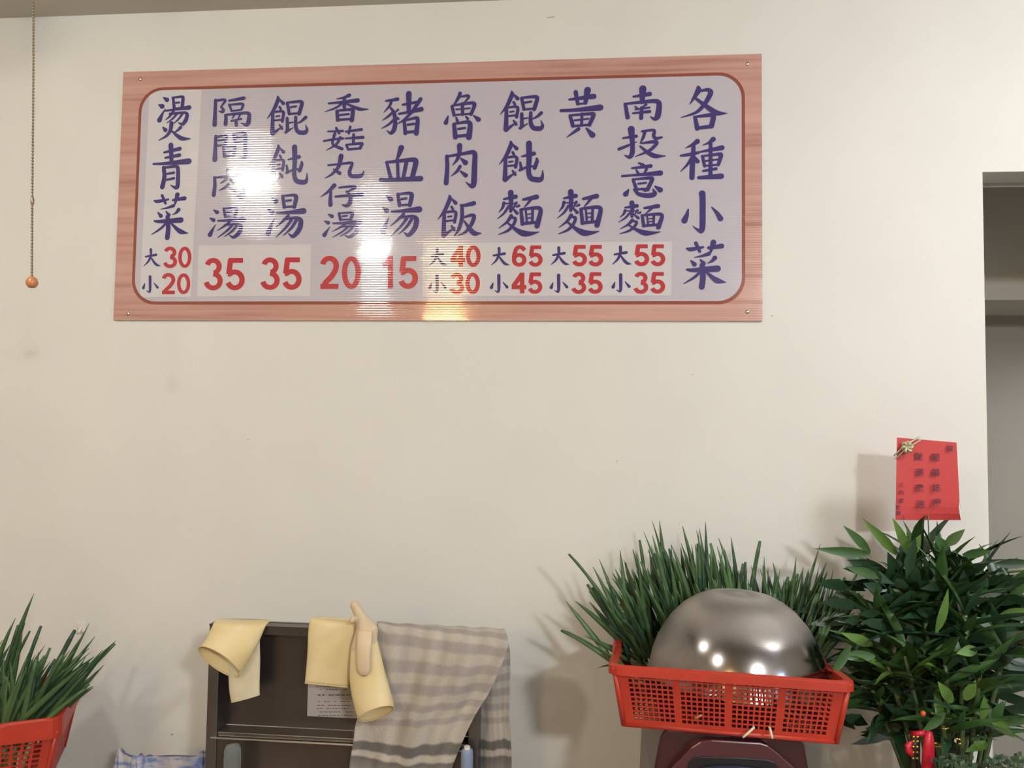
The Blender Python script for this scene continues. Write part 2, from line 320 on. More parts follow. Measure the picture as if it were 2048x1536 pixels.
defg('南', *E, '1667,245,32 1660,380,19;1572,325,10 1738,298,20;1488,402,15 1512,538,19;1480,400,10 1795,365,18 1840,388,23 1822,530,27 1790,560,16 1745,530,4;1590,428,8 1615,450,10;1700,405,12 1660,440,6;1590,457,8 1735,437,9;1567,495,9 1738,477,14;1655,440,15 1650,545,18')
defg('投', *E, '1465,750,9 1600,730,15;1548,658,30 1562,800,19 1562,900,22 1537,950,18 1480,925,4;1425,862,14 1500,832,13 1605,788,4;1690,680,14 1670,750,13 1640,802,4;1660,680,10 1770,665,12 1790,675,14 1775,730,15 1800,757,15 1860,742,10;1652,803,8 1795,783,16 1818,800,15 1740,880,15 1588,939,3;1640,833,8 1720,900,17 1790,937,22 1900,932,3')
defg('意', *E, '1628,1005,9 1670,1027,16;1555,1058,9 1748,1035,17;1600,1075,8 1620,1112,13;1705,1068,13 1680,1112,8;1455,1138,10 1600,1127,11 1848,1107,23;1568,1175,13 1605,1282,15;1565,1172,9 1755,1155,15 1768,1168,18 1715,1278,17;1620,1217,9 1700,1207,9;1605,1275,10 1715,1267,10;1522,1278,7 1493,1322,24;1575,1275,8 1620,1325,17 1720,1342,21 1798,1325,22 1770,1268,4;1655,1268,9 1692,1290,11;1793,1243,7 1845,1280,24')
defg('各', *GG, '955,385,16 960,412,26 912,490,15 868,558,3;965,422,10 1055,405,17 1090,432,23 1040,530,19 950,640,15 778,693,3;935,502,12 1040,580,19 1140,650,25 1248,650,3;922,690,15 945,805,20;915,687,10 1095,663,18 1115,680,22 1090,780,22;945,802,15 1095,782,17')
defg('種', *GG, '945,937,23 900,970,15 823,1006,3;775,1083,9 860,1072,16 955,1052,13;907,990,17 897,1150,22 890,1308,22;890,1090,10 850,1170,13 773,1246,3;925,1100,8 948,1142,18;1108,915,22 1070,950,13 1000,976,3;970,1045,8 1198,1002,22;998,1090,13 1020,1190,13;990,1087,8 1180,1065,16 1192,1078,18 1160,1175,15;1030,1137,8 1150,1122,8;1020,1188,8 1160,1175,9;1082,960,15 1080,1300,17;1005,1240,10 1138,1217,13;960,1308,14 1190,1293,24')
defg('小', *H, '995,88,28 1000,120,25 1000,440,25 985,480,20 940,455,10 898,420,3;852,250,6 838,310,18 813,366,26;1093,228,5 1150,290,17 1183,345,24')
defg('大', *H, '98,712,9 218,692,13;158,635,14 160,700,12 130,765,11 76,813,3;165,730,8 200,780,13 230,805,13 268,810,3')
defg('小s', *H, '160,920,15 162,1060,14 155,1095,10 118,1075,3;100,998,5 83,1045,15;205,990,4 247,1040,13')
def smoothline(p):
    for _ in range(2):
        q = [p[0]]
        for a, b in zip(p, p[1:]):
            q.append(tuple(x*.8+y*.2 for x, y in zip(a, b))); q.append(tuple(x*.2+y*.8 for x, y in zip(a, b)))
        q.append(p[-1]); p = q
    return p
def strokes_mesh(name, strokes, y, m, parent, tf=lambda u, v: S(u, v), ks=1.0):
    mb = MB(); k0 = .00138*1.2*ks; y0 = y
    for st in strokes:
        pts = []
        for u, v, r in smoothline(st) if len(st) > 2 else st:
            x, z = tf(u, v); pts.append((x, z, r*k0))
        for i, (x, z, r) in enumerate(pts):
            n = 10 if i in (0, len(pts)-1) else 8; y -= 3e-6
            mb.add([(x+r*math.cos(2*PI*k/n+.4), y, z+r*math.sin(2*PI*k/n+.4)) for k in range(n)], [tuple(range(n))])
            if i:
                x1, z1, r1 = pts[i-1]; dx, dz = x-x1, z-z1; L = math.hypot(dx, dz) or 1; nx, nz = -dz/L, dx/L; y -= 3e-6
                mb.add([(x1+nx*r1, y, z1+nz*r1), (x1-nx*r1, y, z1-nz*r1), (x-nx*r, y, z-nz*r), (x+nx*r, y, z+nz*r)], [(0, 1, 2, 3)])
    return mb.build(name, m, parent, facing=True)
def bb(st):
    us = [(p[0]-p[2], p[0]+p[2], p[1]-p[2], p[1]+p[2]) for s in st for p in s]
    return min(a[0] for a in us), min(a[2] for a in us), max(a[1] for a in us), max(a[3] for a in us)
YI = YB-.0009
def glyph(ch, box_=None, crop=None, name='character'):
    st = G[ch]
    if box_:
        o = crop; t = [box_[0]/5.12+o[0], box_[1]/5.12+o[1], box_[2]/5.12+o[0], box_[3]/5.12+o[1]]
        a = bb(st); sx = (t[2]-t[0])/(a[2]-a[0]); sz = (t[3]-t[1])/(a[3]-a[1]); k = (sx+sz)/2
        st = [[(t[0]+(u-a[0])*sx, t[1]+(v-a[1])*sz, r*k) for u, v, r in s] for s in st]
    strokes_mesh(name, st, YI, M['ink'], board)
for c in '燙青菜隔間香菇丸仔豬血湯魯肉飯餛飩麵黃南投意各種小': glyph(c)
glyph('大'); glyph('小s')
for c, b_, o_ in (('肉', (1040, 1220, 1400, 1525), A), ('湯', (1000, 225, 1395, 555), A2), ('餛', (1605, 470, 2035, 880), A), ('飩', (1615, 968, 2030, 1382), A),
                  ('湯', (1595, 88, 2010, 555), A2), ('湯', (225, 275, 640, 550), B2), ('麵', (790, 45, 1262, 522), F), ('麵', (1415, 165, 1890, 515), F),
                  ('菜', (800, 565, 1240, 1068), H), ('大', (345, 648, 520, 835), A2), ('大', (1325, 640, 1512, 828), B2), ('大', (115, 635, 302, 825), F), ('大', (725, 630, 915, 822), F),
                  ('小s', (330, 925, 500, 1110), A2), ('小s', (1315, 915, 1500, 1112), B2), ('小s', (103, 912, 290, 1110), F), ('小s', (715, 910, 903, 1110), F)):
    glyph(c, b_, o_)
# prices: bold digits as outlined ribbons with square ends, in a unit box (0..1, y down)
def arc(cx, cy, rx, ry, a0, a1, n=14):
    return [(cx+rx*math.cos(math.radians(a0+(a1-a0)*k/n)), cy+ry*math.sin(math.radians(a0+(a1-a0)*k/n))) for k in range(n+1)]
W = .115   # half stroke in x units
DIG = {'0': [arc(.5, .5, .385, .42, 0, 360, 32)],
       '1': [[(.72, 0), (.72, 1)], [(.72, .08), (.5, .22), (.25, .30)]],
       '2': [arc(.5, .30, .36, .23, 192, 372, 16)+[(.80, .45), (.62, .62), (.32, .80), (.17, .93)], [(.03, .93), (.97, .93)]],
       '3': [arc(.48, .27, .33, .19, 195, 445, 16), arc(.48, .71, .385, .215, 270, 530, 18)],
       '4': [[(.72, 0), (.72, 1)], [(.03, .70), (1, .70)], [(.72, .06), (.12, .68)]],
       '5': [[(.16, .075), (.93, .075)], [(.27, .04), (.17, .50)], [(.14, .49)]+arc(.49, .675, .385, .245, 225, 520, 20)],
       '6': [[(.90, .23)]+arc(.55, .30, .33, .225, 322, 215, 10)+[(.16, .42), (.125, .60)], arc(.5, .685, .37, .235, 0, 360, 28)]}
def digit(ch, x0, y0, x1, y1, crop):
    mb = MB(); hw = .138*(x1-x0)/5.12*.00138*1.0
    for si, st in enumerate(DIG[ch]):
        pts = [S(crop[0]+(x0+(x1-x0)*a)/5.12, crop[1]+(y0+(y1-y0)*b)/5.12) for a, b in st]
        L, Rr = [], []
        closed = len(st) > 20 and abs(st[0][0]-st[-1][0]) < 1e-6
        for i, p in enumerate(pts):
            a = pts[i-1] if i else (pts[-2] if closed else p); b = pts[i+1] if i < len(pts)-1 else (pts[1] if closed else p)
            dx, dz = b[0]-a[0], b[1]-a[1]; l = math.hypot(dx, dz) or 1; nx, nz = -dz/l, dx/l
            # vertical strokes a little heavier than horizontal ones
            h = hw*(1.0+.12*abs(nx))
            yy_ = YI-si*4e-5-i*4e-7; L.append((p[0]+nx*h, yy_, p[1]+nz*h)); Rr.append((p[0]-nx*h, yy_, p[1]-nz*h))
        n = len(pts); mb.add(L+Rr, [(i, i+1, n+i+1, n+i) for i in range(n-1)])
    mb.build('digit', M['red_ink'], board, facing=True)
for s in ('3 550 632 688 850 A2|0 703 632 832 850 A2|2 530 905 670 1115 A2|0 690 905 820 1118 A2|3 968 745 1155 1080 A2|5 1185 748 1378 1080 A2|3 1548 740 1738 1075 A2|5 1768 742 1960 1075 A2|'
          '2 205 728 400 1062 B2|0 435 728 618 1068 B2|1 800 728 975 1058 B2|5 1012 728 1205 1065 B2|4 1538 622 1690 835 B2|0 1705 622 1845 838 B2|3 1538 902 1678 1115 B2|0 1700 900 1838 1115 B2|'
          '6 330 620 473 835 F|5 498 622 638 835 F|4 320 898 475 1110 F|5 492 900 635 1112 F|5 945 618 1092 832 F|5 1110 618 1258 832 F|3 942 895 1085 1112 F|5 1107 897 1252 1112 F|'
          '5 1580 612 1728 830 F|5 1748 612 1893 830 F|3 1578 892 1720 1112 F|5 1745 895 1892 1110 F').split('|'):
    c, *q = s.split(); digit(c, *map(float, q[:4]), {'A2': A2, 'B2': B2, 'F': F}[q[4]])
for u, v in ((280.5, 158), (1495, 127.5), (1495, 623.5), (256, 627.5)):
    x, z = S(u, v)
    s_ = MB().sphere((x, -.0078, z), .0058, 12, 6, (1, .5, 1)); s_.build('screw', M['screw'], board, smooth=True)
for u, v in ((1065, 123), (1119, 121.5)):
    p = P(u, v, -.004)
    t = MB().tube([p+Vector((-.006, 0, -.002)), p+Vector((0, 0, .003)), p+Vector((.006, 0, -.002))], .002, 6)
    tag(t.build('nail', M['scuff']), 'small bent dark nail on the %s above the board edge' % ('left' if u < 1100 else 'right'), 'nail', 'nails above the menu board')
for u0, v0, u1, v1, r in ((1094, 35, 1110, 33.5, .0009), (1232, 922, 1234, 923, .0013), (495, 879, 497, 879, .0013), (1543, 631, 1545, 632, .0013), (1384, 749, 1386, 749, .001), (342, 1470, 347, 1468, .0016)):
    p, q = P(u0, v0, -.0003), P(u1, v1, -.0003)
    MB().tube([p, q], r, 5).build('scuff_mark', M['scuff'], WALL)
# ------------------------------------------------------------------ counter that everything stands on (below the frame)
CT = .30
M['counter'] = mat('steel_counter', (.45, .44, .42), .3, metal=.9)
c = thing('counter', (-.2, -.45, FLOOR), 'long stainless steel counter along the wall under all the kitchen things', 'counter')
box('worktop', M['counter'], -2.0, 1.03, -.80, -.01, CT-.04, CT, c, .004)
for x in (-1.95, .98):
    for y in (-.76, -.06): box('leg', M['counter'], x-.02, x+.02, y-.02, y+.02, FLOOR, CT-.04, c)

# ------------------------------------------------------------------ pull chain
M['chain'] = mat('dull_brass_chain', (.30, .24, .17), .4, metal=.6)
M['bead'] = mat('turned_wood_bead', (.50, .20, .08), .3, coat=.4, noise=.15, nscale=60)
yc = -.55
pb = P(64, 565, yc); pc = P(64.5, 403, yc)
pt_ = P(67, 0, yc); lean = (pt_.x-pb.x)/(pt_.z-pb.z)   # it sways a little
cx_ = lambda z: pb.x+(z-pb.z)*lean
xt = cx_(CEIL)
ch = thing('pull_chain', (xt, yc, CEIL), 'thin brass ball chain with a brown wooden bead hanging at the left', 'pull chain')
MB().lathe([(.001, CEIL), (.03, CEIL), (.03, CEIL-.012), (.004, CEIL-.02), (.001, CEIL-.02)], (xt, yc, 0), 16).build('ceiling_cap', M['house'], ch)
mb = MB(); z = pb.z+.016
while z < CEIL-.02:
    mb.sphere((cx_(z)+.0006*math.sin(z*9), yc, z), .0031, 6, 4); z += .0072
mb.tube([(pb.x, yc, pb.z+.01), (xt, yc, CEIL-.015)], .0011, 5)
o = mb.build('ball_chain', M['chain'], ch, smooth=True)
MB().tube([(cx_(pc.z), yc, pc.z-.008), (cx_(pc.z), yc, pc.z-.004), (cx_(pc.z), yc, pc.z+.006), (cx_(pc.z), yc, pc.z+.010)], [.002, .0038, .0038, .002], 8).build('connector', M['chain'], ch, smooth=True)
MB().lathe([(.0005, pb.z+.0135), (.004, pb.z+.0135), (.0095, pb.z+.009), (.0128, pb.z+.001), (.0115, pb.z-.006), (.007, pb.z-.0115), (.0005, pb.z-.0125)], (pb.x, yc, 0), 20).build('wooden_bead', M['bead'], ch, smooth=True)

# ------------------------------------------------------------------ wall hook
M['hookp'] = mat('white_plastic', (.72, .68, .60), .35)
p = P(164, 1256, 0)
hk = thing('wall_hook', (p.x, 0, p.z), 'small white stick-on wall hook above the left scallions', 'hook')
box('base_plate', M['hookp'], p.x-.013, p.x+.013, -.005, 0, p.z-.012, p.z+.018, hk, .003)
MB().tube(curve([(p.x, -.005, p.z+.004), (p.x, -.012, p.z-.008), (p.x, -.02, p.z-.010), (p.x, -.024, p.z-.002)], 4), .003, 7).build('hook', M['hookp'], hk, smooth=True)

# ------------------------------------------------------------------ stainless machine
M['steel_d'] = mat('brushed_dark_steel', (.115, .10, .096), .33, metal=.85, noise=.12, nscale=6)
M['steel'] = mat('bright_steel', (.62, .58, .54), .28, metal=1.)
M['steel_m'] = mat('steel_flange', (.17, .155, .145), .35, metal=.9, noise=.1, nscale=10)
M['label'] = mat('label_paper', (.36, .335, .325), .5)
M['print'] = mat('label_print', (.07, .06, .07), .6)
YM = -.36
q = lambda u, v, y=YM: P(u, v, y)
xl = q(414, 1400).x; xr = q(957, 1400).x; zt = q(560, 1253).z
mc = thing('steel_cabinet', ((xl+xr)/2, -.24, CT), 'upright stainless steel machine with dark back panel under the gloves', 'machine')
fl = .026
box('side_post', M['steel_m'], xl, xl+fl, YM, YM+.055, CT, zt-.002, mc, .002)
box('side_post', M['steel_m'], xr-fl*.9, xr, YM, YM+.055, CT, zt-.002, mc, .002)
z1 = q(600, 1472).z
box('back_panel', M['steel_d'], xl+fl, xr-fl*.9, YM+.05, YM+.06, z1, zt-.004, mc)
box('top_rail', M['steel_d'], xl, xr, YM-.001, YM+.03, zt-.004, zt, mc)
box('top_lip', M['steel_d'], xl+fl, xr-fl, YM, YM+.006, zt-.02, zt-.004, mc)
box('shelf_edge', M['steel'], xl+.012, xr-.012, YM-.004, YM+.05, q(600, 1485).z, q(600, 1482.5).z, mc, .0005)
box('ledge', M['steel_m'], xl+fl, xr-fl*.9, YM+.004, YM+.05, q(600, 1482).z, q(600, 1473).z, mc, .002)
box('lower_panel', mat('steel_brown_reflection', (.12, .10, .088), .22, metal=.8, noise=.25, nscale=5), xl+.014, xr-.014, YM+.004, YM+.012, CT, q(600, 1485.5).z, mc)  # brownish reflections on the lower sheet are put into its base colour
# label sticker with rows of tiny print
yl = YM+.0495
a, b = P(616, 1366, yl), P(716, 1437, yl)
lb = box('label', M['label'], a.x, b.x, yl, yl+.0005, b.z, a.z, mc)
rr = random.Random(3)
mb = MB()
for i, v in enumerate((1373, 1379, 1390, 1403, 1411, 1417, 1424, 1431)):
    u = 636+rr.uniform(-6, 4)
    while u < 700:
        L_ = rr.uniform(2, 7); h = 2.6 if i in (2,) else 1.3
        if rr.random() < .85:
            p0, p1 = P(u, v-h/2, yl-.0004), P(u+L_, v+h/2, yl-.0004)
            mb.box(p0.x, p1.x, yl-.0005, yl-.0002, p1.z, p0.z)
        u += L_+rr.uniform(1, 3)
mb.build('label_print', M['print'], lb)
# clear bottle in front of the lower panel
M['clear'] = mat('clear_plastic', (.62, .68, .68), .08, trans=.85); M['clear'].node_tree.nodes['Principled BSDF'].inputs['IOR'].default_value = 1.3
yb = YM-.05
pb_ = P(465, 1510, yb); r = .019; zt2 = P(465, 1487, yb).z
bt = thing('plastic_bottle', (pb_.x, yb, CT), 'clear plastic bottle at the left foot of the steel machine', 'bottle')
MB().lathe([(.001, CT), (r, CT), (r*1.02, CT+.02), (r, zt2-.03), (r*.96, zt2-.012), (r*.75, zt2-.004), (.001, zt2)], (pb_.x, yb, 0), 20).build('body', M['clear'], bt, smooth=True)
MB().lathe([(r*1.03, CT+.06), (r*1.03, CT+.15), (r*1.01, CT+.15)], (pb_.x, yb, 0), 20).build('label', mat('bottle_label', (.20, .25, .30), .4), bt, smooth=True)
# blue plastic jug glimpsed behind the towel
p0, p1 = P(925, 1494, YM-.02), P(946, 1494, YM-.02)
jx = (p0.x+p1.x)/2; jr = .014
jg = thing('blue_bottle', (jx, YM-.03, CT), 'slim blue grey bottle half hidden by the striped towel', 'bottle')
MB().lathe([(.001, CT), (jr, CT), (jr, p0.z-.02), (jr*.95, p0.z-.004), (jr*.8, p0.z), (.001, p0.z)], (jx, YM-.03, 0), 18).build('body', mat('blue_grey_plastic', (.20, .25, .36), .25), jg, smooth=True)
MB().lathe([(jr*.5, p0.z-.001), (jr*.5, p0.z+.006), (.001, p0.z+.006)], (jx, YM-.03, 0), 12).build('cap', M['hookp'], jg)

# ------------------------------------------------------------------ cloth helpers
def sheet(name, rows, m, parent=None, nu=40, nv=10, fold=None, thick=.003, uv=True, smooth=True):
    """rows: list of (left point, right point) going down; smooth surface between them"""
    Lc = curve([tuple(a) for a, b in rows], nv); Rc = curve([tuple(b) for a, b in rows], nv)
    mb = MB(); vs = []; n = len(Lc)
    for j, (a, b) in enumerate(zip(Lc, Rc)):
        for i in range(nu+1):
            s = i/nu; p = Vector(a).lerp(Vector(b), s)
            if fold: p = p+fold(s, j/(n-1))
            vs.append(p)
    fs = [(j*(nu+1)+i, j*(nu+1)+i+1, (j+1)*(nu+1)+i+1, (j+1)*(nu+1)+i) for j in range(n-1) for i in range(nu)]
    mb.add(vs, fs); o = mb.build(name, m, parent, smooth=smooth, solid=thick)
    if uv:
        l = o.data.uv_layers.new(name='UVMap')
        for lp in o.data.loops:
            k = lp.vertex_index; l.data[lp.index].uv = ((k % (nu+1))/nu, (k//(nu+1))/(n-1))
    return o
def towel_mat():
    m = mat('striped_cotton_towel', (.42, .38, .33), .95, spec=.1)
    nt = m.node_tree; b = nt.nodes['Principled BSDF']
    uv = nt.nodes.new('ShaderNodeUVMap'); uv.uv_map = 'UVMap'
    sx = nt.nodes.new('ShaderNodeSeparateXYZ'); nt.links.new(uv.outputs[0], sx.inputs[0])
    nz = nt.nodes.new('ShaderNodeTexNoise'); nz.inputs['Scale'].default_value = 9; nz.inputs['Detail'].default_value = 6; nt.links.new(uv.outputs[0], nz.inputs[0])
    ds = nt.nodes.new('ShaderNodeMath'); ds.operation = 'MULTIPLY_ADD'; ds.inputs[1].default_value = .022; nt.links.new(nz.outputs['Fac'], ds.inputs[0]); nt.links.new(sx.outputs['Y'], ds.inputs[2])
    cr = nt.nodes.new('ShaderNodeValToRGB'); cr.color_ramp.interpolation = 'LINEAR'
    nt.links.new(ds.outputs[0], cr.inputs[0])
    li = (.42, .38, .325, 1); dk = (.315, .288, .258, 1); vd = (.14, .13, .118, 1); md = (.33, .30, .27, 1)
    stops = []
    def band(a, b_, c, base=li):
        for t, cc in ((a-.008, base), (a+.004, c), (b_-.004, c), (b_+.008, base)): stops.append((t, cc))
    for a, b_ in ((.20, .235), (.285, .325), (.375, .415), (.46, .50), (.545, .58), (.625, .655)): band(a, b_, dk)
    band(.755, .805, vd); band(.845, .925, vd)
    e = cr.color_ramp.elements; e[0].position = 0; e[0].color = li; e[1].position = 1; e[1].color = md
    for t, cc in stops[:30]:
        k = e.new(t); k.color = cc
    wv = nt.nodes.new('ShaderNodeMath'); wv.operation = 'MULTIPLY'; wv.inputs[1].default_value = 44; nt.links.new(sx.outputs['X'], wv.inputs[0])
    sn = nt.nodes.new('ShaderNodeMath'); sn.operation = 'SINE'; nt.links.new(wv.outputs[0], sn.inputs[0])
    mr = nt.nodes.new('ShaderNodeMapRange'); mr.inputs[1].default_value = -1; mr.inputs[2].default_value = 1; mr.inputs[3].default_value = .93; mr.inputs[4].default_value = 1.05; nt.links.new(sn.outputs[0], mr.inputs[0])
    n2 = nt.nodes.new('ShaderNodeTexNoise'); n2.inputs['Scale'].default_value = 5; n2.inputs['Detail'].default_value = 8; n2.inputs['Roughness'].default_value = .7; nt.links.new(uv.outputs[0], n2.inputs[0])
    m3 = nt.nodes.new('ShaderNodeMapRange'); m3.inputs[1].default_value = .3; m3.inputs[2].default_value = .7; m3.inputs[3].default_value = .86; m3.inputs[4].default_value = 1.12; nt.links.new(n2.outputs['Fac'], m3.inputs[0])
    mm = nt.nodes.new('ShaderNodeMath'); mm.operation = 'MULTIPLY'; nt.links.new(mr.outputs[0], mm.inputs[0]); nt.links.new(m3.outputs[0], mm.inputs[1])
    sc_ = nt.nodes.new('ShaderNodeVectorMath'); sc_.operation = 'SCALE'; nt.links.new(cr.outputs[0], sc_.inputs[0]); nt.links.new(mm.outputs[0], sc_.inputs['Scale'])
    nt.links.new(sc_.outputs[0], b.inputs['Base Color'])
    tc = nt.nodes.new('ShaderNodeTexCoord'); n3 = nt.nodes.new('ShaderNodeTexNoise'); n3.inputs['Scale'].default_value = 260; nt.links.new(tc.outputs['Object'], n3.inputs[0])
    bp = nt.nodes.new('ShaderNodeBump'); bp.inputs['Strength'].default_value = .5; bp.inputs['Distance'].default_value = .002; nt.links.new(n3.outputs['Fac'], bp.inputs['Height']); nt.links.new(bp.outputs[0], b.inputs['Normal'])
    return m
M['towel'] = towel_mat()
# front sheet hangs before the machine, folds over its top and falls behind on the right
yf = YM-.022
tw = thing('striped_towel', tuple(P(850, 1256, -.27)), 'grey and beige striped towel draped over the right of the steel machine', 'towel')
rows = [(P(754, 1262, YM+.06), P(1015, 1282, YM+.07)), (P(754, 1246, YM+.02), P(1008, 1258, YM+.03)), (P(754, 1252, YM-.008), P(1017, 1288, YM-.012)), (P(748, 1320, yf), P(1000, 1338, yf)),
        (P(735, 1390, yf), P(978, 1385, yf)), (P(716, 1440, yf), P(950, 1430, yf)), (P(710, 1480, yf), P(924, 1485, yf)), (P(703, 1520, yf), P(903, 1540, yf)), (P(700, 1560, yf), P(895, 1580, yf))]
def fold(s, t):
    k = max(0, t-.15)
    return Vector((0, -(.006+.006*math.sin(s*11+t*3)+.004*math.sin(s*23-t*6))*min(1, k*4)*(1 if s < .97 else .6), -.012*math.sin(s*PI)*k*1.4+.0012*math.sin(s*31)))
sheet('front_fall', rows, M['towel'], tw, 56, 8, fold)
yk = YM+.07
rows = [(P(930, 1268, yk-.01), P(1012, 1276, yk-.03)), (P(935, 1290, yk), P(1019, 1300, yk)), (P(935, 1360, yk), P(1020, 1360, yk)), (P(945, 1430, yk), P(1018, 1430, yk+.01)), (P(950, 1500, yk), P(1022, 1500, yk+.01)), (P(950, 1570, yk), P(1024, 1570, yk+.01))]
sheet('back_fall', rows, M['towel'], tw, 20, 8, lambda s, t: Vector((0, -.006*math.sin(s*9+t*5), 0)))

# ------------------------------------------------------------------ rubber gloves
def glove_mat(name, a, b_):
    m = mat(name, a, .45, spec=.4)
    nt = m.node_tree; bs = nt.nodes['Principled BSDF']
    n = nt.nodes.new('ShaderNodeTexNoise'); n.inputs['Scale'].default_value = 14; n.inputs['Detail'].default_value = 3
    tc = nt.nodes.new('ShaderNodeTexCoord'); nt.links.new(tc.outputs['Object'], n.inputs[0])
    cr = nt.nodes.new('ShaderNodeValToRGB'); cr.color_ramp.elements[0].position = .35; cr.color_ramp.elements[0].color = (*a, 1); cr.color_ramp.elements[1].position = .7; cr.color_ramp.elements[1].color = (*b_, 1)
    nt.links.new(n.outputs['Fac'], cr.inputs[0]); nt.links.new(cr.outputs[0], bs.inputs['Base Color'])
    bs.inputs['Subsurface Weight'].default_value = .15; bs.inputs['Subsurface Radius'].default_value = (.01, .006, .003); bs.inputs['Subsurface Scale'].default_value = .5
    return m
M['glove'] = glove_mat('yellow_rubber', (.66, .53, .27), (.72, .60, .35)); M['glove_p'] = glove_mat('pale_rubber', (.60, .53, .36), (.66, .60, .44)); M['glove_s'] = glove_mat('pinkish_rubber', (.58, .46, .30), (.66, .52, .35))
def tubeglove(name, rings, m, parent, y, lift=0., cap0=True, n=28, solid=.0012, hem=True):
    """rings: (left px, right px, half depth in m, depth y, sag of the front in px)"""
    rr_ = []
    dense = curve([(a[0], a[1], b_[0], b_[1], d, yy) for a, b_, d, yy in rings], 6)
    for ri_, (au, av, bu, bv, d, yy) in enumerate(dense):
        A_, B_ = P(au, av, yy), P(bu, bv, yy); c_ = (A_+B_)/2; h = (B_-A_)/2
        up = Vector((0, -1, 0)) - h.normalized()*Vector((0, -1, 0)).dot(h.normalized()); up.normalize()
        lf = Vector((0, 0, lift*(ri_/(len(dense)-1))**2))
        rr_.append([c_+h*math.cos(2*PI*k/n)+(up*d+lf)*math.sin(2*PI*k/n) for k in range(n)])
    mb = MB(); mb.loft(rr_, cap=False)
    if cap0: mb.add(rr_[0], [tuple(range(n))])
    o = mb.build(name, m, parent, smooth=True, solid=solid)
    if hem:
        L_ = rr_[-1]; hb = MB(); hb.tube(L_+[L_[0]], .0014, 6); hb.build('cuff_hem', m, o, smooth=True)
    return o
yg = YM-.02
g1 = thing('rubber_glove', tuple(P(485, 1250, yg)), 'yellow rubber glove with open cuff folded over the top left of the steel machine', 'glove', 'rubber gloves on the steel machine')
tubeglove('cuff', [((434, 1238), (541, 1241), .010, YM+.015), ((428, 1246), (531, 1252), .014, YM-.012), ((418, 1268), (517, 1284), .017, YM-.022), ((407, 1290), (497, 1318), .021, YM-.03), ((398, 1303), (479, 1344), .026, YM-.035)], M['glove'], g1, yg, .034)
tubeglove('hand', [((452, 1252), (522, 1246), .006, YM+.005), ((455, 1300), (519, 1272), .008, YM-.004), ((457, 1345), (520, 1320), .009, YM-.006), ((459, 1380), (519, 1360), .009, YM-.006), ((463, 1404), (519, 1389), .008, YM-.006)], M['glove_p'], g1, yg)
g2 = thing('rubber_glove', tuple(P(665, 1245, yg)), 'yellow rubber glove lying flat over the rail, middle of the three', 'glove', 'rubber gloves on the steel machine')
tubeglove('cuff', [((634, 1234), (704, 1240), .008, YM+.02), ((622, 1238), (711, 1243), .011, YM-.010), ((617, 1262), (712, 1266), .012, YM-.018), ((615, 1310), (706, 1318), .012, YM-.02), ((610, 1366), (698, 1375), .011, YM-.022)], M['glove'], g2, yg, .004)
g3 = thing('rubber_glove', tuple(P(735, 1280, yg)), 'rubber glove with a finger sticking up and flared cuff, beside the towel', 'glove', 'rubber gloves on the steel machine')
yy = YM-.045
tubeglove('cuff', [((703, 1292), (752, 1272), .012, yy+.004), ((701, 1320), (759, 1300), .016, yy), ((700, 1360), (770, 1345), .020, yy-.004), ((706, 1400), (780, 1380), .024, yy-.008), ((716, 1440), (788, 1414), .028, yy-.012)], M['glove'], g3, yy, .02)
tubeglove('palm', [((708, 1238), (733, 1232), .009, yy+.008), ((712, 1248), (746, 1245), .012, yy+.006), ((712, 1262), (755, 1256), .014, yy+.003), ((704, 1290), (754, 1280), .013, yy+.002), ((703, 1306), (757, 1296), .012, yy)], M['glove_s'], g3, yy, hem=False)
def finger(pts, r0, r1, m, parent, name='finger', fl=.8):
    p = [P(u, v, y) for u, v, y in pts]; p = [Vector(a) for a in curve(p, 5)]; n = len(p)
    rad = [r0+(r1-r0)*i/(n-1) for i in range(n)]; rad[-1] *= .35; rad[-2] *= .75
    MB().tube(p, rad, 12, fl).build(name, m, parent, smooth=True)
finger([(735, 1262, yy+.006), (724, 1238, yy+.008), (714, 1220, yy+.008), (705, 1203, yy+.006)], .0160, .0092, M['glove_s'], g3)
finger([(730, 1262, yy-.008), (728, 1290, yy-.022), (727, 1320, yy-.028), (728, 1352, yy-.027)], .0185, .0150, M['glove_s'], g3, fl=.35)
finger([(716, 1246, yy+.006), (712, 1240, yy-.002), (706, 1238, yy-.01), (702, 1246, yy-.012)], .010, .0065, M['glove_s'], g3)

# ------------------------------------------------------------------ crumpled plastic bag bottom left
def bag_mat():
    m = mat('blue_white_bag_film', (.45, .45, .5), .3, spec=.5)
    nt = m.node_tree; b = nt.nodes['Principled BSDF']
    tc = nt.nodes.new('ShaderNodeTexCoord'); mp = nt.nodes.new('ShaderNodeMapping'); mp.inputs['Scale'].default_value = (9, 9, 34); nt.links.new(tc.outputs['Object'], mp.inputs[0])
    n = nt.nodes.new('ShaderNodeTexNoise'); n.inputs['Scale'].default_value = 1.6; n.inputs['Detail'].default_value = 4; nt.links.new(mp.outputs[0], n.inputs[0])
    cr = nt.nodes.new('ShaderNodeValToRGB'); e = cr.color_ramp.elements
    e[0].position = .42; e[0].color = (.11, .16, .33, 1); e[1].position = .54; e[1].color = (.36, .35, .37, 1); k = e.new(.47); k.color = (.22, .26, .38, 1)
    nt.links.new(n.outputs['Fac'], cr.inputs[0]); nt.links.new(cr.outputs[0], b.inputs['Base Color']); return m
M['bag'] = bag_mat()
ybg = -.30
